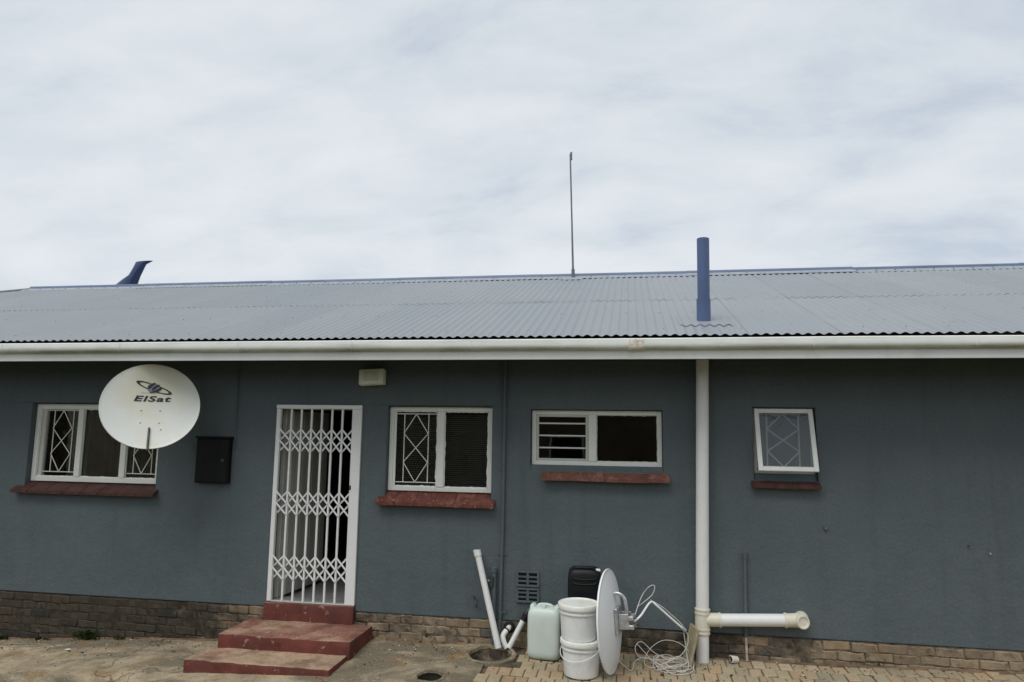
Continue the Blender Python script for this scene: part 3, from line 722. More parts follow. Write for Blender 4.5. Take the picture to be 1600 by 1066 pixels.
diamonds(w1, -5.565, -5.13, 2.405, 1.700, 0.097, 0.21, 0.0055); diamonds(w1, -4.475, -4.095, 2.405, 1.700, 0.097, 0.2, 0.0055)
sill(w1, -5.80, -3.985, 1.497, 1.590, -0.085, M['tile_dark'], 8)
cv = bmesh.new(); V = []
for i in range(161):
    X = -5.70 + 1.69 * i / 160; yy = 0.27 + 0.018 * math.sin(i * 0.8) + 0.010 * math.sin(i * 0.31)
    V.append((cv.verts.new((X, yy, 1.45)), cv.verts.new((X, yy, 2.55))))
for a, b in zip(V, V[1:]): cv.faces.new((a[0], b[0], b[1], a[1]))
obj('curtain', cv, simple('brown_curtain', (0.15, 0.125, 0.09), 0.15, 5, 0.9), w1, True)
# two light window right of the gate
w2 = tag(empty('window', (-0.80, 0.08, 1.57), house), 'two light window with diamond bars on its left half')
x0, x1, z0, z1 = -1.36, -0.24, 1.600, 2.480
outer_frame(w2, x0, x1, z0, z1, FY0, FY1, 0.046, M['white_win'])
fbox('mullion', -0.835, -0.758, z0 + 0.046, z1 - 0.046, FY0 - 0.004, FY1, M['white_win'], w2)
for a, b in ((x0 + 0.046, -0.835), (-0.758, x1 - 0.046)):
    pane(w2, a, b, z0 + 0.046, z1 - 0.046, FY0 + 0.02); paint_edge(w2, a, b, z0 + 0.046, z1 - 0.046, FY0 + 0.016, M['white_win'], 0.014)
fbox('casement_stile', x0 + 0.047, x0 + 0.075, z0 + 0.047, z1 - 0.047, FY0 + 0.005, FY0 + 0.019, M['white_win'], w2)
diamonds(w2, -1.312, -0.836, 2.405, 1.688, 0.097, 0.22, 0.0055)
bm = bmesh.new(); z = 1.62
while z < 2.47:
    add_box(bm, -1.34, -0.26, 0.185, 0.207, z, z + 0.0012, T(0, 0.196, z) @ Matrix.Rotation(R(28), 4, 'X') @ T(0, -0.196, -z)); z += 0.0215
tag(obj('blind', bm, M['blind'], w2), 'closed venetian blind behind the glass', kind='stuff')
sill(w2, -1.435, -0.185, 1.494, 1.600, -0.090, M['tile'], 6)
# wide window
w3 = tag(empty('window', (0.83, 0.08, 1.85), house), 'wide low window with three white bars in its left half')
x0, x1, z0, z1 = 0.172, 1.482, 1.900, 2.456
outer_frame(w3, x0, x1, z0, z1, FY0, FY1, 0.044, M['white_win'])
fbox('mullion', 0.752, 0.832, z0 + 0.044, z1 - 0.044, FY0 - 0.004, FY1, M['white_win'], w3)
for a, b, c, d in ((0.217, 0.243, z0 + 0.045, z1 - 0.045), (0.722, 0.751, z0 + 0.045, z1 - 0.045), (0.243, 0.722, z0 + 0.045, z0 + 0.068), (0.243, 0.722, z1 - 0.068, z1 - 0.045)):
    fbox('casement_rail', a, b, c, d, FY0 + 0.008, FY0 + 0.03, M['grey_case'], w3)
pane(w3, 0.243, 0.722, z0 + 0.068, z1 - 0.068, FY0 + 0.02); pane(w3, 0.832, x1 - 0.044, z0 + 0.044, z1 - 0.044, FY0 + 0.02)
paint_edge(w3, 0.832, x1 - 0.044, z0 + 0.044, z1 - 0.044, FY0 + 0.016, M['grey_case'], 0.010)
for z in (2.322, 2.198, 2.074): bar('burglar_bar', (0.245, 0.085, z), (0.72, 0.085, z), 0.0085, M['white_win'], w3)
box('plaster_slope', 0.166, 1.486, 0.004, 0.10, 1.838, 1.899, M['plaster'], w3, 0.004)
sill(w3, 0.29, 1.545, 1.786, 1.842, -0.090, M['tile_brick'], 6, -0.003)
# small window, top-hung sash open
w4 = tag(empty('window', (2.63, 0.08, 1.80), house), 'small window with its top hung sash propped open')
x0, x1, z0, z1 = 2.352, 2.918, 1.862, 2.495
outer_frame(w4, x0, x1, z0, z1, FY0, FY1, 0.034, M['grey_case'])
sash = Matrix.Translation((0, FY0 - 0.004, z1 - 0.012)) @ Matrix.Rotation(R(-15.5), 4, 'X')
sx0, sx1, sh, sw = x0 + 0.012, x1 - 0.012, 0.612, 0.043
def sbox(name, a, b, c, d, y0, y1, mat): box(name, a, b, y0, y1, c, d, mat, w4, 0.004, sash)
sbox('sash_stile', sx0, sx0 + sw, -sh, 0, -0.028, 0, M['white_win']); sbox('sash_stile', sx1 - sw, sx1, -sh, 0, -0.028, 0, M['white_win'])
sbox('sash_rail', sx0 + sw, sx1 - sw, -sw, 0, -0.026, 0, M['white_win']); sbox('sash_rail', sx0 + sw, sx1 - sw, -sh, -sh + sw, -0.026, 0, M['white_win'])
box('pane', sx0 + sw, sx1 - sw, -0.014, -0.010, -sh + sw, -sw, M['frost'], w4, 0, sash)
diamonds(w4, x0 + 0.035, x1 - 0.035, 2.44, 1.93, 0.085, 0.2, 0.0085)
bm = bmesh.new(); add_tube(bm, [sash @ Vector((2.64, 0.0, -sh + 0.03)), (2.64, 0.06, 1.90)], 0.005, 6); obj('stay', bm, M['steel'], w4)
box('plaster_slope', 2.350, 2.920, 0.03, 0.10, 1.79, 1.861, M['plaster'], w4, 0.004)
sill(w4, 2.310, 2.935, 1.765, 1.798, -0.075, M['tile_dark'], 3, -0.003)

# ---- doorway: open door leaf inside, trellis gate outside
dr = empty('door', (-2.55, 0.17, 0.42), house)
for a, b in ((-2.622, -2.575), (-1.69, -1.643)): fbox('door_frame', a, b, 0.43, 2.485, 0.13, 0.225, M['door'], dr)
fbox('door_frame', -2.575, -1.69, 2.44, 2.485, 0.13, 0.225, M['door'], dr)
leaf = T(-2.565, 0.235, 0) @ Matrix.Rotation(R(86), 4, 'Z')
for i in range(7): box('door_board', 0.116 * i + 0.002, 0.116 * (i + 1) - 0.002, -0.02, 0.02, 0.44, 2.43, M['door'], dr, 0.004, leaf)
for z in (0.62, 1.4, 2.2): box('door_ledge', 0.02, 0.79, 0.021, 0.04, z - 0.06, z + 0.06, M['door'], dr, 0.003, leaf)
bm = bmesh.new(); add_tube(bm, [leaf @ Vector((0.74, -0.02, 1.42)), leaf @ Vector((0.74, -0.07, 1.42)), leaf @ Vector((0.64, -0.075, 1.42))], 0.009, 8); obj('handle', bm, M['steel'], dr)
fbox('threshold_tile', -2.622, -1.643, 0.405, 0.428, 0.0, 0.23, M['floor'], dr)

gate = tag(empty('security_gate', (-2.13, 0.02, 0.43), house), 'white expanding trellis security gate across the doorway')
GY = 0.004
fbox('top_track', -2.622, -1.643, 2.445, 2.488, GY - 0.03, GY + 0.03, M['white'], gate)
fbox('side_post', -2.620, -2.572, 0.431, 2.444, GY - 0.022, GY + 0.022, M['white'], gate)
fbox('lock_post', -1.752, -1.645, 0.431, 2.444, GY - 0.026, GY + 0.026, M['white'], gate)
box('bottom_track', -2.572, -1.752, GY - 0.018, GY + 0.018, 0.4285, 0.437, M['grey_case'], gate)
bm = bmesh.new(); add_box(bm, -1.748, -1.733, GY - 0.030, GY - 0.026, 1.60, 1.645); obj('keyhole', bm, M['black'], gate)
NB = 6; gx = [-2.572 + (0.820) * (i + 1) / (NB + 1) for i in range(NB)]
for x in gx:
    fbox('upright_bar', x - 0.011, x + 0.011, 0.437, 2.445, GY - 0.010, GY + 0.010, M['white'], gate)
ex = [-2.585] + gx + [-1.748]
for zt in (2.235, 1.572, 0.905):
    for row in range(2):
        for i in range(len(ex) - 1):
            a, b = ex[i], ex[i + 1]; h = 0.128; zz = zt - row * 0.118
            for s, yy in ((1, GY - 0.017), (-1, GY + 0.017)):
                p0 = Vector((a + 0.002, yy, zz if s > 0 else zz - h)); p1 = Vector((b - 0.002, yy, zz - h if s > 0 else zz))
                d = p1 - p0; an = math.atan2(d.z, d.x)
                box('lattice_strip', -d.length / 2, d.length / 2, -0.0025, 0.0025, -0.0085, 0.0085, M['white'], gate, 0.0, T(*((p0 + p1) / 2)) @ Matrix.Rotation(-an, 4, 'Y'))

# ---- ventilation bricks
def air_brick(cx, cz, W=0.232, H=0.152, mat=None, back=None):
    a = empty('air_brick', (cx, 0, cz), house); mat = mat or M['plaster']
    box('slot_back', cx - W / 2 + 0.005, cx + W / 2 - 0.005, -0.005, -0.002, cz - H / 2 + 0.005, cz + H / 2 - 0.005, back or M['black'], a)
    for z0_, z1_ in ((cz + H / 2 - 0.018, cz + H / 2), (cz - H / 2, cz - H / 2 + 0.022)): box('rail', cx - W / 2, cx + W / 2, -0.018, -0.0055, z0_, z1_, mat, a, 0.003)
    for xa, xb in ((cx - W / 2, cx - W / 2 + 0.022), (cx - 0.012, cx + 0.012), (cx + W / 2 - 0.022, cx + W / 2)): box('post', xa, xb, -0.0175, -0.0058, cz - H / 2 + 0.0222, cz + H / 2 - 0.0182, mat, a)
    for k in range(2):
        z = cz - H / 2 + 0.055 + k * 0.042
        for xa, xb in ((cx - W / 2 + 0.0222, cx - 0.0122), (cx + 0.0122, cx + W / 2 - 0.0222)): box('slat', xa, xb, -0.016, -0.0058, z - 0.008, z + 0.008, mat, a)
air_brick(0.155, 0.782); air_brick(0.156, 0.624, H=0.140)

# ------------------------------------------------------------------ front steps
st = thing('front_steps', (-2.13, -0.5, 0.03), 'red painted concrete steps with worn treads leading up to the white gate', 'steps')
def step(name, x0, x1, y0, y1, z0, z1, mat, k):
    bm = bmesh.new(); add_box(bm, x0, x1, y0, y1, z0, z1, None, 0.014, 2)
    for ax, st_ in (((1, 0, 0), 0.07), ((0, 1, 0), 0.07), ((0, 0, 1), 0.06)):
        lo = {0: (x0, x1), 1: (y0, y1), 2: (z0, z1)}[ax.index(1)]
        n = max(1, int((lo[1] - lo[0]) / st_))
        for i in range(1, n):
            c = [0, 0, 0]; c[ax.index(1)] = lo[0] + (lo[1] - lo[0]) * i / n
            bmesh.ops.bisect_plane(bm, geom=bm.verts[:] + bm.edges[:] + bm.faces[:], plane_co=c, plane_no=ax)
    for v in bm.verts:
        e_ = 0.008 * noise.noise(v.co * 6 + Vector((k, 0, 0))) + 0.005 * noise.noise(v.co * 23)
        v.co += Vector((0.5, 1, 1)) * e_
    return obj(name, bm, mat, st, True, ang=35)
step('lower_step', -2.875, -1.462, -1.005, -0.60, -0.10, 0.128, M['step_low'], 1)
step('middle_step', -2.785, -1.437, -0.615, -0.018, -0.10, 0.252, M['step_mid'], 5)
step('threshold', -2.632, -1.640, -0.050, 0.02, 0.20, 0.424, M['step_top'], 9)

# ------------------------------------------------------------------ things fixed to the house
# soil pipe with branch
sp_ = thing('soil_pipe', (1.815, -0.10, g(1.815, -0.1)), 'white plastic soil pipe from eaves to paving with a branch to the right', 'drainpipe')
PX, PY, PR = 1.815, -0.095, 0.0605
def pz(x): return x
top = Vector((1.872, PY, 2.954)); bot = Vector((PX, PY, g(PX, PY) - 0.02))
at_z = lambda z: bot + (top - bot) * ((z - bot.z) / (top.z - bot.z))
tube('stack', [at_z(0.60), top], PR, M['pvc'], sp_, 24)
tube('stack_foot', [bot, at_z(0.40)], PR, M['pvc'], sp_, 24)
tube('tee', [at_z(0.385), at_z(0.386), at_z(0.612), at_z(0.613)], [PR + 0.002, PR + 0.007, PR + 0.007, PR + 0.002], M['pvc_old'], sp_, 24)
for z in (0.395, 0.430, 0.570, 0.605): tube('socket_ring', [at_z(z - 0.007), at_z(z + 0.007)], PR + 0.011, M['pvc_old'], sp_, 24)
bz = 0.512; br = 0.0515
tube('tee_arm', [(PX, PY, bz), (1.985, PY, bz + 0.004)], PR + 0.001, M['pvc_old'], sp_, 24)
tube('socket_ring', [(1.972, PY, bz + 0.003), (1.990, PY, bz + 0.004)], PR + 0.007, M['pvc_old'], sp_, 24)
tube('branch', [(1.95, PY, bz + 0.003), (2.60, PY, bz + 0.036)], PR - 0.004, M['pvc'], sp_, 24)
tube('socket_ring', [(2.555, PY, bz + 0.0335), (2.573, PY, bz + 0.0345)], PR + 0.007, M['pvc_old'], sp_, 24)
tube('elbow', smooth_path([(2.56, PY, bz + 0.034), (2.62, PY, bz + 0.037), (2.68, PY + 0.012, bz + 0.040), (2.715, PY + 0.05, bz + 0.042), (2.72, 0.02, bz + 0.042)], 6), PR + 0.001, M['pvc_old'], sp_, 24)
cap = frame_mtx((2.700, PY - 0.060, bz + 0.041), (0.30, -1, 0.08))
lathe('access_cap', [(0.0, 0.012), (0.04, 0.012), (0.047, 0.022), (0.058, 0.022), (0.062, 0.012), (0.062, -0.05)], cap, M['pvc_old'], sp_, 24)
# blue vent above roof
vz = EZ + TAN * (-0.03 - EY)
vp = thing('vent_pipe', (1.90, -0.06, vz), 'blue painted vent pipe standing on the roof above the white soil pipe', 'vent pipe')
tube('lower_sleeve', [(1.897, -0.06, vz - 0.10), (1.899, -0.06, vz + 0.22), (1.899, -0.06, vz + 0.221)], [0.068, 0.068, 0.062], M['blue'], vp, 28)
lathe('pipe', [(0.0595, 0.0), (0.0610, 0.865), (0.0555, 0.869), (0.0525, 0.860), (0.052, 0.4)], T(1.899, -0.06, vz - 0.03) @ Matrix.Rotation(R(0.5), 4, 'Y'), M['blue'], vp, 28)
bm = bmesh.new(); rows = []
for j in range(7):
    row = []
    for i in range(57):
        xx = 1.652 + 0.492 * i / 56; yy = -0.275 + 0.42 * j / 6
        d = math.hypot(xx - 1.898, yy + 0.06)
        hgt = AMP * math.cos(2 * math.pi * (xx - HX0) / CP) * min(1, max(0, (d - 0.07) / 0.14)) + 0.008 + max(0, 0.10 - d) * 0.25
        row.append(bm.verts.new(Vector((xx, yy, EZ + TAN * (yy - EY))) + NRM * hgt))
    rows.append(row)
for a, b in zip(rows, rows[1:]):
    for i in range(56): bm.faces.new((a[i], a[i + 1], b[i + 1], b[i]))
obj('flashing', bm, M['roof'], vp, True)
# aerial pole
ap = thing('aerial_pole', (0.286, 3.84, RZ - 0.05), 'thin dark metal pole rising from the middle of the roof ridge', 'pole')
tube('mast', [(0.289, 3.84, RZ - 0.08), (0.283, 3.84, RZ + 0.18), (0.265, 3.84, RZ + 0.9), (0.235, 3.84, RZ + 2.03)], [0.020, 0.017, 0.0135, 0.0125], M['aerial'], ap, 10)
tube('tip_bracket', [(0.252, 3.84, RZ + 1.93), (0.251, 3.84, RZ + 2.06)], 0.017, M['aerial'], ap, 8)
tube('base_socket', [(0.289, 3.84, RZ - 0.10), (0.286, 3.84, RZ + 0.10)], 0.027, M['aerial'], ap, 12)
box('base_plate', 0.12, 0.45, 3.63, 3.79, RZ - 0.094, RZ - 0.083, M['flash'], ap, 0.002, T(0.3, 3.71, RZ - 0.08) @ Matrix.Rotation(math.atan(TAN), 4, 'X') @ T(-0.3, -3.71, -RZ + 0.08))
# chimney cowl
ck = thing('chimney_cowl', (-7.95, 4.2, RZ), 'dark blue bent metal chimney cowl poking above the left end of the ridge', 'chimney cowl')
bm = bmesh.new(); prev = None
secs = [(-8.235, -7.815, 4.775, 4.765, .17), (-8.08, -7.80, 4.90, 4.87, .14), (-7.96, -7.755, 4.985, 4.985, .10), (-7.915, -7.71, 5.07, 5.07, .085), (-7.88, -7.67, 5.15, 5.15, .075), (-7.862, -7.635, 5.205, 5.205, .06), (-7.849, -7.50, 5.247, 5.262, .045)]
rings = []
for xa, xb, za, zb, hw in secs:
    ring = []
    for k in range(20):
        t = 2 * math.pi * k / 20; u = 0.5 - 0.5 * math.cos(t)
        ring.append(bm.verts.new((xa + (xb - xa) * u, 4.2 + hw * math.sin(t), za + (zb - za) * u)))
    rings.append(ring)
for a, b in zip(rings, rings[1:]):
    for k in range(20): bm.faces.new((a[k], a[(k + 1) % 20], b[(k + 1) % 20], b[k]))
bmesh.ops.recalc_face_normals(bm, faces=bm.faces)
obj('hood', bm, M['cowl'], ck, True, ang=45)
tube('neck', [(-7.93, 4.2, RZ - 0.25), (-7.93, 4.2, 4.82)], 0.115, M['blue'], ck, 20)
tube('seam_band', [(-7.935, 4.2, 4.80), (-7.935, 4.2, 4.825)], 0.125, M['cowl'], ck, 20)

# flood light under the eaves
fl = thing('wall_light', (-1.52, -0.06, 2.78), 'cream rectangular bulkhead light under the eaves above the gate', 'light')
fm = T(-1.523, -0.085, 2.785) @ Matrix.Rotation(R(-7), 4, 'X') @ Matrix.Rotation(R(-3), 4, 'Y')
box('housing', -0.136, 0.136, -0.03, 0.06, -0.082, 0.082, M['lamp'], fl, 0.010, fm, 2)
box('lens', -0.080, 0.080, -0.036, -0.0295, -0.048, 0.048, M['lens'], fl, 0.003, fm)
box('wall_bracket', -0.03, 0.03, 0.05, 0.10, -0.05, 0.03, M['lamp'], fl, 0.003, fm)
# meter box and its cable
mb = thing('meter_box', (-3.29, -0.07, 1.63), 'black metal meter box on the wall right of the satellite dish', 'meter box')
box('body', -3.515, -3.125, -0.070, -0.002, 1.632, 2.115, M['meter'], mb, 0.006)
box('lid', -3.527, -3.112, -0.086, 0.0 - 0.003, 2.1155, 2.135, M['meter'], mb, 0.004)
box('door', -3.505, -3.135, -0.081, -0.0705, 1.645, 2.103, M['meter'], mb, 0.004)
bm = bmesh.new(); add_tube(bm, [(-3.18, -0.081, 1.88), (-3.18, -0.095, 1.88)], 0.017, 12); obj('knob', bm, M['dark_steel'], mb)
tube('cable', [(-3.092, -0.012, 2.0), (-3.10, -0.012, 2.5), (-3.112, -0.012, 2.955)], 0.007, M['plaster'], mb, 8)

# dish under the eaves
def paraboloid(rx, ry, depth, n=14, seg=56):
    prof = []
    for i in range(n + 1): prof.append((i / n, depth * (i / n) ** 2 - depth))
    return prof
def make_dish(d, mtx, rx, ry, depth, mat, backmat):
    """local frame: +z is the facing direction, y up; concave side to +z"""
    S = mtx @ Matrix.Diagonal((rx, ry, 1, 1))
    n = 16
    front = [(i / n, depth * (i / n) ** 2 - depth) for i in range(n + 1)]
    prof = front + [(1.015, 0.004), (1.024, -0.003), (1.018, -0.012), (1.0, -0.010)] + [(i / n, depth * (i / n) ** 2 - depth - 0.010) for i in range(n - 1, -1, -1)]
    bm = bmesh.new(); add_lathe(bm, prof, S, 64); bmesh.ops.recalc_face_normals(bm, faces=bm.faces)
    return obj('reflector', bm, mat, d, True, ang=50)
dn = Vector((0.58, -0.80, 0.33)).normalized(); dc = Vector((-3.665, -0.66, 2.445))
DM = frame_mtx(dc, dn); RXd, RYd, DD = 0.452, 0.450, 0.065
wd = thing('satellite_dish', dc, 'white round satellite dish with black lettering fixed to the wall under the eaves', 'satellite dish', None)
make_dish(wd, DM, RXd, RYd, DD, M['dish'], M['dish'])
def on_dish(u, v, lift=0.003):
    """u, v in metres in the dish plane"""
    r2 = (u / RXd) ** 2 + (v / RYd) ** 2
    return DM @ Vector((u, v, DD * r2 - DD + lift))
def dish_patch(name, polys, mat, lift=0.003):
    bm = bmesh.new()
    for p in polys: bm.faces.new([bm.verts.new(on_dish(u, v, lift)) for u, v in p])
    bmesh.ops.recalc_face_normals(bm, faces=bm.faces)
    for f in bm.faces:
        if f.normal.dot(dn) < 0: f.normal_flip()
    return obj(name, bm, mat, wd)
# lettering
fc = bpy.data.curves.new('lettering', 'FONT'); fc.body = 'ElSat'; fc.size = 0.098; fc.shear = 0.22; fc.align_x = 'CENTER'; fc.space_character = 1.12; fc.offset = 0.0028; fc.resolution_u = 3
fo = bpy.data.objects.new('lettering', fc); col.objects.link(fo)
bpy.context.view_layer.update()
me = bpy.data.meshes.new_from_object(fo.evaluated_get(bpy.context.evaluated_depsgraph_get()))
bpy.data.objects.remove(fo); bm = bmesh.new(); bm.from_mesh(me)
wid = max(v.co.x for v in bm.verts) - min(v.co.x for v in bm.verts); cx_ = (max(v.co.x for v in bm.verts) + min(v.co.x for v in bm.verts)) / 2
bmesh.ops.triangulate(bm, faces=bm.faces)
for v in bm.verts: v.co = on_dish((v.co.x - cx_) * 0.345 / wid + 0.010, v.co.y * 0.84 + 0.068, 0.004)
obj('lettering', bm, M['print_'], wd)
# ring-and-ball emblem above the lettering
def ring_polys(cu, cv_, a, b, rot, wmin, wmax, n=40):
    P = []; ca, sa = math.cos(rot), math.sin(rot)
    def pt(t, k): 
        x, y = a * k[0] * math.cos(t), b * k[1] * math.sin(t); return (cu + x * ca - y * sa, cv_ + x * sa + y * ca)
    for i in range(n):
        t0, t1 = 2 * math.pi * i / n, 2 * math.pi * (i + 1) / n
        P.append([pt(t0, (1, 1)), pt(t1, (1, 1)), pt(t1, (1 - wmax / a, 1 - wmin / b)), pt(t0, (1 - wmax / a, 1 - wmin / b))])
    return P
EU, EV = 0.016, 0.212
dish_patch('emblem_ring', ring_polys(EU, EV, 0.180, 0.036, R(-20), 0.010, 0.034), M['print_'], 0.004)
def disc(cu, cv_, a, b, n=24, t0=0.0, t1=2 * math.pi): return [(cu + a * math.cos(t0 + (t1 - t0) * i / n), cv_ + b * math.sin(t0 + (t1 - t0) * i / n)) for i in range(n + (0 if t1 - t0 > 6.2 else 1))]
dish_patch('emblem_ball', [disc(EU - 0.01, EV, 0.056, 0.05)], M['print_grey'], 0.0055)
def swoosh(u0, v0, u1, v1, bulge, w0, n=8):
    L_, Rr = [], []
    for i in range(n + 1):
        t = i / n; u = u0 + (u1 - u0) * t + bulge * math.sin(math.pi * t); v = v0 + (v1 - v0) * t - abs(bulge) * 0.4 * math.sin(math.pi * t); ww = w0 * (0.35 + 0.65 * math.sin(math.pi * (0.15 + 0.8 * t)))
        L_.append((u - ww / 2, v + ww * 0.25)); Rr.append((u + ww / 2, v - ww * 0.25))
    return [[L_[i], Rr[i], Rr[i + 1], L_[i + 1]] for i in range(n)]
dish_patch('emblem_stripe', swoosh(EU + 0.005, EV + 0.052, EU - 0.05, EV - 0.012, -0.014, 0.028) + swoosh(EU + 0.045, EV + 0.034, EU - 0.018, EV - 0.026, -0.008, 0.026) + swoosh(EU + 0.066, EV + 0.002, EU - 0.035, EV - 0.050, 0.012, 0.026), M['print_'], 0.007)
dish_patch('emblem_line', [[(-0.10 + 0.02 * i, 0.156), (-0.08 + 0.02 * i, 0.156), (-0.08 + 0.02 * i, 0.159), (-0.10 + 0.02 * i, 0.159)] for i in range(11)], M['print_grey'], 0.004)
for u, v in ((-0.088, -0.03), (0.085, -0.03), (-0.088, -0.165), (0.085, -0.165), (0.105, -0.24)):
    bm = bmesh.new(); bmesh.ops.create_icosphere(bm, subdivisions=2, radius=0.0085, matrix=T(*on_dish(u, v, 0.001))); obj('bolt', bm, M['steel'], wd, True)
tube('arm', [on_dish(0.0, -0.225, 0.010), on_dish(0.0, -0.30, 0.013), on_dish(0.0, -0.40, 0.014), DM @ Vector((0.0, -0.478, 0.014))], 0.0105, M['dark_steel'], wd, 8)
bk = DM @ Vector((0, 0.0, -DD - 0.01))
box('back_bracket', -0.11, 0.11, -0.14, 0.14, -DD - 0.07, -DD - 0.012, M['steel'], wd, 0.004, DM)
pb = DM @ Vector((0, -0.02, -DD - 0.09))
tube('mast', [pb + Vector((0, 0, 0.14)), pb - Vector((0, 0, 0.16)), ], 0.024, M['dark_steel'], wd, 12)
tube('wall_arm', [pb - Vector((0, 0, 0.06)), Vector((pb.x, -0.006, pb.z - 0.06))], 0.022, M['dark_steel'], wd, 12)
box('wall_plate', pb.x - 0.08, pb.x + 0.08, -0.010, -0.002, pb.z - 0.16, pb.z + 0.05, M['dark_steel'], wd, 0.002)

# conduit down the wall
cdx = thing('conduit_pipe', (-0.115, -0.02, 0.15), 'thin wall coloured conduit pipe running from eaves down beside the vents', 'pipe')
tube('pipe', [(-0.100, -0.020, 2.955), (-0.104, -0.020, 1.2), (-0.122, -0.022, 0.14)], 0.017, M['plaster'], cdx, 12)
for z in (2.6, 1.85, 1.012, 0.45):
    box('clip', -0.150, -0.055, -0.008, -0.003, z - 0.011, z + 0.011, M['plaster'], cdx, 0.001)
    tube('clip_strap', [(-0.105 - (0.004 if z < 1.2 else 0), -0.020, z - 0.010), (-0.105 - (0.004 if z < 1.2 else 0), -0.020, z + 0.010)], 0.0205, M['plaster'], cdx, 12)
vl = thing('valve_pipe', (-0.175, -0.04, 0.15), 'short wall coloured water pipe with stop valve behind the leaning white pipe', 'pipe')
tube('pipe', [(-0.180, -0.038, 0.14), (-0.182, -0.038, 0.86)], 0.024, M['plaster'], vl, 12)
tube('end_cap', [(-0.182, -0.038, 0.84), (-0.182, -0.038, 0.885)], 0.031, M['plaster'], vl, 12)
tube('valve_body', [(-0.205, -0.055, 0.70), (-0.200, -0.055, 0.80)], 0.027, M['dark_steel'], vl, 10)
tube('valve_stem', [(-0.200, -0.05, 0.755), (-0.245, -0.085, 0.765)], 0.011, M['steel'], vl, 8)
box('valve_handle', -0.262, -0.236, -0.105, -0.075, 0.735, 0.795, M['dark_steel'], vl, 0.004)
tp = thing('garden_tap', (-0.37, -0.04, 0.53), 'small dark outdoor tap on the wall left of the leaning pipe', 'tap')
tube('body', smooth_path([(-0.385, 0.0, 0.565), (-0.37, -0.05, 0.565), (-0.352, -0.085, 0.548), (-0.345, -0.092, 0.50)], 5), 0.012, M['dark_steel'], tp, 10)
tube('handle_stem', [(-0.372, -0.05, 0.565), (-0.377, -0.052, 0.603)], 0.008, M['dark_steel'], tp, 8)
box('handle', -0.405, -0.350, -0.058, -0.046, 0.600, 0.610, M['dark_steel'], tp, 0.003)
# waste pipes over the gully
gz = g(GUL[0], GUL[1])
lp = thing('leaning_pipe', (-0.115, -0.22, gz), 'long white plastic pipe leaning on the wall with its foot in the gully', 'pipe')
tube('pipe', [(-0.098, -0.19, 0.165), (-0.352, -0.075, 1.045)], 0.031, M['pvc'], lp, 18)
tube('end_socket', [(-0.338, -0.081, 0.995), (-0.3545, -0.074, 1.05), (-0.3545, -0.074, 1.052)], [0.038, 0.038, 0.030], M['pvc'], lp, 18)
wp = thing('waste_bend', (-0.02, -0.1, gz), 'short white bent waste pipe with black rubber collar at the gully', 'pipe')
tube('bend', smooth_path([(-0.020, 0.01, 0.318), (-0.030, -0.06, 0.310), (-0.068, -0.10, 0.262), (-0.062, -0.12, 0.215), (-0.028, -0.13, 0.150)], 6), 0.026, M['pvc'], wp, 16)
lathe('rubber_collar', [(0.030, 0.0), (0.056, 0.0), (0.056, 0.012), (0.040, 0.024), (0.028, 0.024)], frame_mtx((-0.022, -0.012, 0.318), (0, -1, 0.05)), M['rubber'], wp, 20)
tube('clip', [(-0.034, -0.066, 0.304), (-0.042, -0.076, 0.296)], 0.030, M['rubber'], wp, 16)
w2p = thing('slanting_waste_pipe', (0.0, -0.12, gz), 'white waste pipe slanting from behind the green can into the gully', 'pipe')
tube('pipe', [(-0.004, -0.135, 0.155), (0.150, -0.06, 0.455)], 0.026, M['pvc'], w2p, 16)
tube('rubber_collar', [(0.122, -0.074, 0.400), (0.152, -0.059, 0.458)], 0.031, M['rubber'], w2p, 16)
tube('wall_end', smooth_path([(0.148, -0.061, 0.45), (0.170, -0.05, 0.492), (0.19, -0.02, 0.51), (0.195, 0.01, 0.51)], 5), 0.027, M['dark_steel'], w2p, 14)
# short pipe on the right
sh_ = thing('capped_pipe', (2.222, -0.03, g(2.22, 0)), 'short capped wall coloured pipe stub behind the white branch pipe', 'pipe')
tube('pipe', [(2.222, -0.026, 0.36), (2.232, -0.026, 1.10)], 0.0165, M['plaster'], sh_, 12)
tube('end_cap', [(2.232, -0.026, 1.075), (2.233, -0.026, 1.122)], 0.021, M['plaster'], sh_, 12)
tube('lower_pipe', [(2.225, -0.03, g(2.22, 0) - 0.01), (2.221, -0.026, 0.375)], 0.012, simple('bare_pale_pipe', (0.45, 0.40, 0.33), 0.3, 30, 0.6), sh_, 10)
stb = thing('overflow_stub', (2.968, -0.02, 1.377), 'tiny dark overflow pipe stub in the wall right of the small window', 'pipe')
lathe('tube', [(0.010, 0.0), (0.017, 0.0), (0.019, -0.03), (0.019, -0.06)], frame_mtx((2.968, -0.028, 1.377), (0, -1, -0.1)), M['plaster'], stb, 14)
lathe('bore', [(0.0, -0.004), (0.0115, -0.004)], frame_mtx((2.968, -0.028, 1.377), (0, -1, -0.1)), M['steel'], stb, 12)
for i, (x, z, lab) in enumerate(((4.187, 1.262, 'small dark nail in the wall, upper of two at far right'), (4.358, 1.201, 'small shiny nail in the wall, lower of two at far right'))):
    tag(tube('wall_nail', [(x, 0.0, z), (x, -0.018, z + 0.002), (x, -0.0185, z + 0.002)], [0.006, 0.006, 0.010], M['dark_steel'] if i == 0 else M['steel'], None, 8), lab, 'nail')

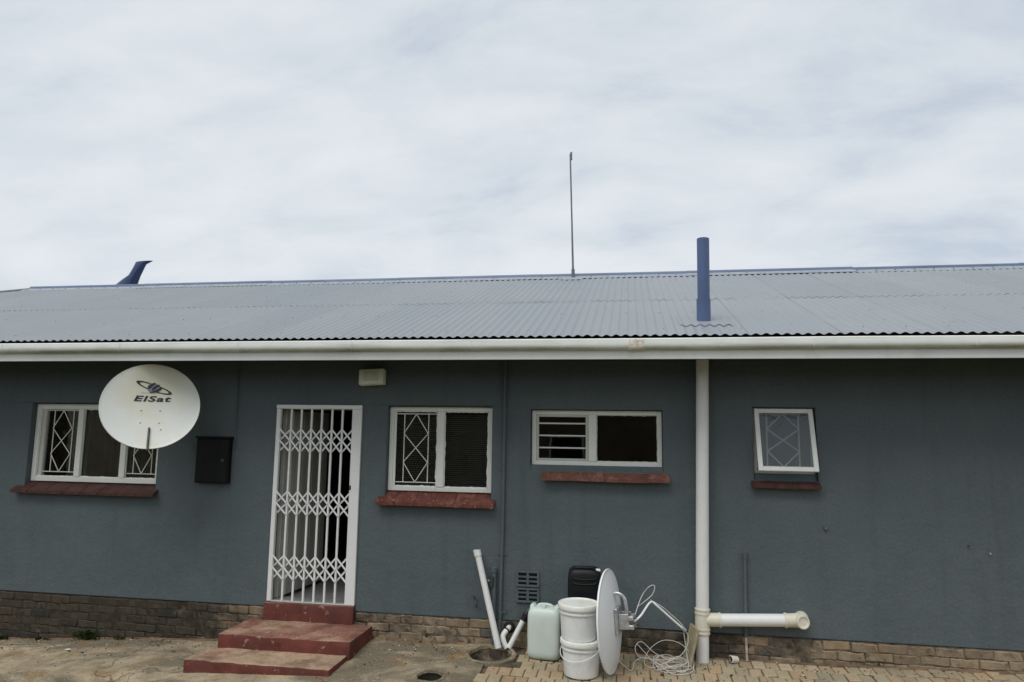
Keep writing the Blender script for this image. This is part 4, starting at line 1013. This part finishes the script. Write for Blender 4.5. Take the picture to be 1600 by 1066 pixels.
# ------------------------------------------------------------------ loose things on the paving
def superloft(secs, seg=40):
    """secs: (z, half x, half y, exponent, dx, dy)"""
    bm = bmesh.new(); rings = []
    for z, a, b, n, ox, oy in secs:
        ring = []
        for k in range(seg):
            t = 2 * math.pi * k / seg; c, s = math.cos(t), math.sin(t)
            ring.append(bm.verts.new((ox + a * math.copysign(abs(c) ** (2 / n), c), oy + b * math.copysign(abs(s) ** (2 / n), s), z)))
        rings.append(ring)
    for p, q in zip(rings, rings[1:]):
        for k in range(seg): bm.faces.new((p[k], p[(k + 1) % seg], q[(k + 1) % seg], q[k]))
    bm.faces.new(rings[0][::-1]); bm.faces.new(rings[-1]); bmesh.ops.recalc_face_normals(bm, faces=bm.faces)
    return bm
def xf(bm, m):
    bmesh.ops.transform(bm, matrix=m, verts=bm.verts); return bm
# green jerry can
jx, jy = 0.362, -0.245; jz = g(jx, jy) + 0.003
jc = thing('jerry_can', (jx, jy, jz), 'pale green translucent plastic jerry can beside the white buckets', 'jerry can')
JM = T(jx, jy, jz) @ Matrix.Rotation(R(-6), 4, 'Z')
secs = [(0.0, .125, .085, 4, 0, 0), (0.006, .140, .100, 4, 0, 0), (0.03, .155, .113, 4.5, 0, 0), (0.07, .160, .117, 5, 0, 0), (0.15, .158, .115, 5, 0, 0), (0.20, .160, .117, 5, 0, 0), (0.32, .159, .116, 5, 0, 0), (0.385, .158, .115, 5, 0, 0), (0.42, .152, .110, 4.5, 0, 0), (0.445, .138, .098, 4, 0, 0), (0.458, .115, .080, 3.6, 0, 0), (0.462, .06, .05, 3, 0, 0)]
obj('body', xf(superloft(secs), JM), M['jerry'], jc, True, ang=60)
hb = bmesh.new(); add_tube(hb, smooth_path([(-0.075, 0, 0.43), (-0.068, 0, 0.462), (-0.03, 0, 0.474), (0.03, 0, 0.474), (0.062, 0, 0.462), (0.07, 0, 0.43)], 5), 0.017, 10); obj('handle', xf(hb, JM), M['jerry'], jc, True)
for x_ in (-0.118, 0.118): obj('shoulder', xf(superloft([(0.42, .030, .07, 3, x_, 0), (0.465, .026, .06, 3, x_, 0), (0.478, .018, .05, 3, x_, 0)], 20), JM), M['jerry'], jc, True, ang=60)
lathe('cap', [(0, 0.51), (0.020, 0.51), (0.024, 0.504), (0.024, 0.455)], JM @ T(0.0, -0.062, -0.022), M['jerry'], jc, 20)
# black can
bx, by = 0.728, -0.165; bz_ = g(bx, by) + 0.003
bc = thing('black_can', (bx, by, bz_), 'tall black plastic can against the wall behind the white buckets', 'jerry can')
BMx = T(bx, by, bz_) @ Matrix.Rotation(R(3), 4, 'Z')
H = 0.815
secs = [(0.0, .130, .095, 4, 0, 0), (0.02, .152, .115, 5, 0, 0), (0.06, .160, .120, 5, 0, 0), (H - 0.22, .160, .120, 5, 0, 0), (H - 0.10, .158, .118, 5, 0, 0), (H - 0.05, .154, .114, 4.5, 0, 0), (H - 0.02, .143, .104, 4, 0, 0), (H, .118, .085, 3.6, 0, 0), (H + 0.002, .06, .05, 3, 0, 0)]
obj('body', xf(superloft(secs), BMx), M['black'], bc, True, ang=60)
hb = bmesh.new(); add_tube(hb, smooth_path([(-0.10, -0.06, H - 0.04), (-0.085, -0.075, H + 0.006), (0, -0.08, H + 0.012), (0.085, -0.075, H + 0.006), (0.10, -0.06, H - 0.04)], 5), 0.014, 10); obj('handle', xf(hb, BMx), M['black'], bc, True)
for z in (H - 0.085, H - 0.13): 
    hb = bmesh.new(); add_tube(hb, smooth_path([(-0.11, -0.112, z + 0.015), (-0.09, -0.120, z), (0, -0.122, z - 0.006), (0.09, -0.120, z), (0.11, -0.112, z + 0.015)], 5), 0.008, 8); obj('moulded_rib', xf(hb, BMx), M['black'], bc, True)
box('spout', 0.085, 0.150, -0.075, -0.045, H - 0.022, H + 0.002, M['pvc'], bc, 0.006, BMx)
# two buckets
def bucket(x, y, z, label, bail, rot):
    b = thing('paint_bucket', (x, y, z), label, 'bucket', 'white paint buckets')
    Mx = T(x, y, z) @ Matrix.Rotation(rot, 4, 'Z')
    lathe('body', [(0, 0.004), (0.135, 0.004), (0.142, 0.0), (0.150, 0.006), (0.154, 0.02), (0.166, 0.225), (0.176, 0.226), (0.178, 0.232), (0.177, 0.240), (0.168, 0.243), (0.170, 0.285)], Mx, M['bucket'], b, 48)
    lathe('lid', [(0.178, 0.268), (0.185, 0.266), (0.187, 0.274), (0.187, 0.296), (0.184, 0.306), (0.176, 0.310), (0.170, 0.3065), (0.166, 0.301), (0.150, 0.300), (0, 0.300)], Mx, M['lid'], b, 48)
    if bail:
        pts = []
        for i in range(25):
            t = math.pi * i / 24; ang = math.pi + t
            drop = 0.085 * math.sin(t)
            pts.append(Mx @ Vector((0.186 * math.cos(ang), 0.186 * math.sin(ang) , 0.236 - drop)))
        tube('bail_handle', pts, 0.0035, M['pvc'], b, 6)
        for s in (-1, 1): lathe('ear', [(0, 0.012), (0.012, 0.012), (0.014, 0.0)], frame_mtx(Mx @ Vector((0.174 * s, 0, 0.236)), Mx.to_3x3() @ Vector((s, 0, 0))), M['bucket'], b, 12)
    return b
bkx, bky = 0.725, -0.60; bkz = g(bkx, bky) + 0.004
bucket(bkx, bky, bkz, 'white paint bucket with hanging handle, lower of the stacked two', True, R(-28))
bucket(bkx - 0.022, bky + 0.004, bkz + 0.3025, 'white paint bucket with lid, upper of the stacked two', False, 0)
# loose dish on its edge
ld_n = Vector((-0.95, 0.215, -0.065)).normalized()
RY2, RX2 = 0.435, 0.40
upv = (Vector((0, 0, 1)) - ld_n * ld_n.z).normalized()
foot = Vector((1.000, -0.53, g(1.0, -0.53) + 0.006))
lc = foot + upv * RY2 * 1.024
LM = frame_mtx(lc, ld_n)
ld = thing('loose_dish', foot, 'grey white satellite dish standing on its edge against the buckets', 'satellite dish')
make_dish(ld, LM, RX2, RY2, 0.062, M['dish2'], M['dish2'])
def LW(u, v, w_): return LM @ Vector((u, v, w_))
box('back_plate', -0.09, 0.09, -0.10, 0.12, -0.100, -0.073, M['steel'], ld, 0.004, LM)
for s in (-0.07, 0.045): box('side_cheek', s, s + 0.008, -0.06, 0.07, -0.19, -0.1005, M['steel'], ld, 0.002, LM)
box('clamp', -0.075, 0.065, -0.055, -0.02, -0.235, -0.191, M['steel'], ld, 0.004, LM); box('clamp', -0.075, 0.065, 0.02, 0.055, -0.235, -0.191, M['steel'], ld, 0.004, LM)
for u in (-0.055, 0.045):
    for v in (-0.038, 0.038): tube('bolt', [LW(u, v, -0.26), LW(u, v, -0.17)], 0.006, M['dark_steel'], ld, 8)
tube('elbow_pole', smooth_path([LW(0.0, 0.05, -0.16), LW(0, 0.12, -0.165), LW(0, 0.20, -0.15), LW(0, 0.235, -0.105), LW(0, 0.235, -0.06)], 6), 0.016, M['steel'], ld, 14)
armA = LW(0.0, 0.0, -0.225); armB = Vector((1.36, -0.36, 0.70)); armC = Vector((1.64, -0.30, 0.465))
tube('feed_arm', smooth_path([armA, armA + Vector((0.06, 0.02, 0.05)), Vector((1.34, -0.37, 0.705)), Vector((1.40, -0.355, 0.672)), Vector((1.52, -0.33, 0.568)), armC], 6), 0.0095, M['pvc'], ld, 10)
tube('feed_clip', [armC + Vector((-0.02, 0, 0.018)), armC + Vector((0.012, 0, -0.012))], 0.018, M['steel'], ld, 10)
# cable tangle
def cable(name, pts, label, r=0.0034):
    return tag(tube(name, smooth_path(pts, 8), r, M['cable'], None, 7), label, 'cable', 'tangled white cables')
gc = lambda x, y, h=0.0065: (x, y, g(x, y) + 0.004 + h)
cable('coax_cable', [(1.635, -0.305, 0.475), (1.672, -0.31, 0.42), (1.665, -0.31, 0.33), (1.60, -0.32, 0.24), (1.48, -0.33, 0.18), gc(1.35, -0.36), gc(1.28, -0.28, .02), gc(1.34, -0.15, 0.10), gc(1.46, -0.12, .17), gc(1.60, -0.16, .17), gc(1.70, -0.22, .10), gc(1.72, -0.30, .02), gc(1.66, -0.36), gc(1.50, -0.40), gc(1.40, -0.36, .02), gc(1.30, -0.24, .08), gc(1.22, -0.14, .13)],
      'white cable dropping from the feed arm into the tangle on the paving')
cable('coax_cable', [LW(0.05, -0.30, -0.05), gc(1.16, -0.46), gc(1.20, -0.34, .05), gc(1.30, -0.30, .07), gc(1.42, -0.36, .03), gc(1.52, -0.47), gc(1.64, -0.46), gc(1.71, -0.36), gc(1.70, -0.26, .02), gc(1.60, -0.22, .05), gc(1.42, -0.28, .05), gc(1.24, -0.26, .06), gc(1.20, -0.20, .12), gc(1.26, -0.16, .16), gc(1.38, -0.20, .08), gc(1.56, -0.24, .02)],
      'white cable curving from under the loose dish across the paving')
cable('coax_cable', [armA + Vector((0, 0, 0.03)), (1.26, -0.33, 0.74), (1.33, -0.32, 0.83), (1.38, -0.32, 0.84), (1.36, -0.34, 0.77), (1.28, -0.36, 0.70), (1.22, -0.37, 0.66)],
      'thin white cable loop rising behind the dish bracket', 0.004)
cable('coax_cable', [(1.34, -0.36, 0.722), (1.44, -0.335, 0.665), (1.53, -0.31, 0.59), (1.625, -0.29, 0.50), (1.64, -0.29, 0.42), (1.66, -0.30, 0.25), gc(1.67, -0.34, .02), gc(1.60, -0.42), gc(1.48, -0.32, .03), gc(1.58, -0.20, .06), gc(1.66, -0.30, .05), gc(1.50, -0.36, .01), gc(1.36, -0.30, .05)],
      'thin white cable running along the feed arm to the ground', 0.004)
rr = random.Random(11); pts = []
for i in range(22):
    a = i * 1.15 + rr.uniform(-0.2, 0.2); q = rr.uniform(0.10, 0.20)
    pts.append(gc(1.50 + q * 1.05 * math.cos(a), -0.30 + q * 0.85 * math.sin(a), abs(rr.gauss(0, 0.045)) + 0.004))
cable('coax_cable', pts, 'white cable wound in loose coils in the middle of the tangle', 0.0032)
# leaning board
wb = box('board_offcut', -0.11, 0.11, -0.012, 0.012, 0.0, 0.34, M['wood'], None, 0.003,
         T(1.665, -0.20, g(1.66, -0.2) + 0.006) @ Matrix.Rotation(R(-78), 4, 'Z') @ Matrix.Rotation(R(0), 4, 'X') @ Matrix.Rotation(R(-14), 4, 'X'))
tag(wb, 'small pale board leaning against the foot of the white soil pipe', 'board')
# bits lying about
pf = thing('pipe_offcut', (2.09, -0.10, g(2.09, -0.1) + 0.025), 'short broken white pipe fitting lying on the paving by the wall', 'pipe')
lathe('sleeve', [(0.026, -0.045), (0.032, -0.045), (0.033, 0.03), (0.027, 0.035), (0.024, 0.0)], frame_mtx((2.09, -0.10, g(2.09, -0.1) + 0.035), (-0.75, -0.6, 0.2)), M['pvc_old'], pf, 18)
lathe('rubber_seal', [(0.018, 0.0), (0.0262, 0.0), (0.0262, 0.036), (0.019, 0.039)], frame_mtx((2.09, -0.10, g(2.09, -0.1) + 0.035), (-0.75, -0.6, 0.2)), M['rubber'], pf, 18)
def scrap(name, x, y, s, mat, label, cat, k):
    bm = bmesh.new(); V = [bm.verts.new((x + s * a * (1 + 0.3 * noise.noise((a * 3, k, 0))), y + s * b * 0.6, g(x, y) + 0.012 + 0.25 * s * (0.5 + noise.noise((a * 2, b * 2, k))))) for a, b in ((-1, -0.2), (-0.4, -0.6), (0.4, -0.5), (1, 0.1), (0.5, 0.6), (-0.4, 0.5))]
    c = bm.verts.new((x, y, g(x, y) + 0.010))
    for i in range(6): bm.faces.new((c, V[i], V[(i + 1) % 6]))
    r = bmesh.ops.extrude_face_region(bm, geom=bm.faces[:])
    for v in r['geom']:
        if isinstance(v, bmesh.types.BMVert): v.co.z += 0.002
    bmesh.ops.recalc_face_normals(bm, faces=bm.faces)
    return tag(obj(name, bm, mat), label, cat)
scrap('litter_scrap', -4.60, -0.40, 0.035, M['paper'], 'small white litter scrap on the concrete left of the steps', 'litter', 1)
scrap('dry_leaf', -3.38, -0.42, 0.034, M['leaf'], 'dark curled leaf on the concrete just left of the steps', 'leaf', 2)
scrap('litter_scrap', 2.86, -0.50, 0.03, M['paper'], 'small white litter scrap on the pavers at right', 'litter', 3)
for i, (x, y, lab) in enumerate(((1.33, -0.60, 'dark pebble on the pavers nearest the loose dish'), (1.43, -0.50, 'dark pebble on the pavers below the cable tangle'), (2.03, -0.42, 'dark pebble on the pavers right of the soil pipe foot'))):
    bm = bmesh.new(); bmesh.ops.create_icosphere(bm, subdivisions=2, radius=0.014, matrix=T(x, y, g(x, y) + 0.007))
    for v in bm.verts: v.co += 0.009 * noise.noise(v.co * 40) * Vector((1, 1, 0.5))
    tag(obj('pebble', bm, M['stone'], None, True, origin=(x, y, g(x, y))), lab, 'pebble')
# weeds at the foot of the plinth
def weed(x, y, n, h, label):
    bm = bmesh.new(); rr = random.Random(int(x * 100))
    for i in range(n):
        a = rr.uniform(0, 6.28); l = h * rr.uniform(0.5, 1.1); w_ = rr.uniform(0.008, 0.018); lean = rr.uniform(0.2, 1.0)
        b0 = Vector((x + rr.gauss(0, 0.07), y + rr.gauss(0, 0.018), g(x, y) - 0.005)); d = Vector((math.cos(a), -abs(math.sin(a)), 0)); s = Vector((-d.y, d.x, 0)) * w_
        m_ = b0 + d * l * lean * 0.4 + Vector((0, 0, l * 0.6)); t_ = b0 + d * l * lean + Vector((0, 0, l * 0.75))
        v = [bm.verts.new(c) for c in (b0 - s * 0.3, b0 + s * 0.3, m_ + s, m_ - s, t_)]
        bm.faces.new((v[0], v[1], v[2], v[3])); bm.faces.new((v[3], v[2], v[4]))
    return tag(obj('weed', bm, M['weed'], None, origin=(x, y, g(x, y))), label, 'plant', 'weeds along the plinth')
weed(-4.66, -0.05, 60, 0.15, 'tallest green weed at the brick plinth left of the steps')
weed(-5.78, -0.05, 40, 0.10, 'green weed at the plinth by the left edge of the photo')
weed(-4.25, -0.05, 24, 0.07, 'low weed on the plinth just right of the tallest weed')
weed(-5.25, -0.04, 22, 0.05, 'low sparse weed midway along the left plinth')

# ------------------------------------------------------------------ unseen building added behind the viewer so the panes have something to reflect
M['facebrick'] = simple('brown_face_brick', (0.20, 0.15, 0.11), 0.25, 2.5, 0.9, 0.2, dirt=(0.12, 0.10, 0.08), dirt_amt=0.5, bump=0.4)
M['tiles'] = simple('dark_roof_tile', (0.09, 0.075, 0.065), 0.2, 3, 0.8, 0.2)
ob = thing('added_reflection_building', (-2.5, -17.0, -0.15), 'long brown brick building added behind the viewer for the panes to reflect', 'building')
box('wall', -22.0, 17.0, -22.0, -17.0, -0.4, 3.5, M['facebrick'], ob)
bm = bmesh.new()
P_ = [(-22.5, -16.5, 3.45), (17.5, -16.5, 3.45), (17.5, -19.5, 4.9), (-22.5, -19.5, 4.9), (-22.5, -22.5, 3.45), (17.5, -22.5, 3.45)]
V = [bm.verts.new(c) for c in P_] + [bm.verts.new((c[0], c[1], c[2] - 0.08)) for c in P_]
for f in ((0, 1, 2, 3), (3, 2, 5, 4), (6, 9, 8, 7), (9, 10, 11, 8), (0, 6, 7, 1), (4, 5, 11, 10), (0, 3, 9, 6), (3, 4, 10, 9), (1, 7, 8, 2), (2, 8, 11, 5)): bm.faces.new([V[k] for k in f])
bmesh.ops.recalc_face_normals(bm, faces=bm.faces); obj('roof', bm, M['tiles'], ob)
for x in (-15, -8.5, -1.0, 6.5, 12.0):
    wn_ = empty('window', (x, -16.97, 1.1), ob)
    box('frame', x - 0.6, x + 0.6, -16.998, -16.96, 1.1, 2.1, M['white_win'], wn_, 0.01); box('pane', x - 0.53, x + 0.53, -16.958, -16.952, 1.17, 2.03, M['black'], wn_)
# ------------------------------------------------------------------ dirt and grit gathered at the foot of the wall and on the paving
bm = bmesh.new(); rr = random.Random(5); prev = None
M['dirt'] = simple('washed_dirt', (0.17, 0.115, 0.07), 0.4, 12, 0.95, 0.1, dirt=(0.07, 0.06, 0.04), dirt_amt=0.7, bump=0.6, bscale=80)
for i in range(560):
    x = -7.0 + 12.6 * i / 559
    if -2.80 < x < -1.42: prev = None; continue
    w_ = 0.028 + 0.022 * noise.noise((x * 2.3, 0, 0)) + 0.012 * noise.noise((x * 11, 0, 0)); h_ = 0.016 + 0.012 * noise.noise((x * 3.1, 4, 0)) + 0.006 * noise.noise((x * 17, 2, 0))
    if w_ < 0.010 or (GUL[0] - 0.28 < x < GUL[0] + 0.28): prev = None; continue
    c = [bm.verts.new((x, 0.004, g(x, 0) + h_)), bm.verts.new((x, -w_ * 0.5 - 0.014, g(x, -0.02) + h_ * 0.55)), bm.verts.new((x, -w_ - 0.02, g(x, -w_) - 0.004))]
    if prev:
        for k in range(2): bm.faces.new((prev[k], prev[k + 1], c[k + 1], c[k]))
    prev = c
tag(obj('wall_foot_dirt', bm, M['dirt'], None, True), 'brown dirt washed up along the foot of the plinth', 'dirt', kind='stuff')
bm = bmesh.new()
for i in range(900):
    x = rr.uniform(-6.6, 5.2); y = -abs(rr.gauss(0, 0.35)) - 0.01
    if -2.9 < x < -1.4 or y < -1.5 or inhole(x, y) or math.hypot(x - GUL[0], y - GUL[1]) < 0.26: continue
    q = rr.uniform(0.003, 0.0085) * (1.5 if rr.random() < 0.08 else 1); n0 = len(bm.verts)
    r_ = bmesh.ops.create_icosphere(bm, subdivisions=1, radius=q, matrix=T(x, y, g(x, y) + 0.006) @ Matrix.Rotation(rr.uniform(0, 3), 4, 'Z') @ Matrix.Diagonal((rr.uniform(0.7, 1.9), 1, 0.55, 1)))
    mi = 0 if rr.random() < 0.55 else (1 if rr.random() < 0.75 else 2)
    for f in {f for v in r_['verts'] for f in v.link_faces}: f.material_index = mi
tag(obj('grit', bm, [M['stone'], M['dirt'], M['paper']], None), 'loose grit and crumbs scattered over concrete and pavers', 'grit', kind='stuff')
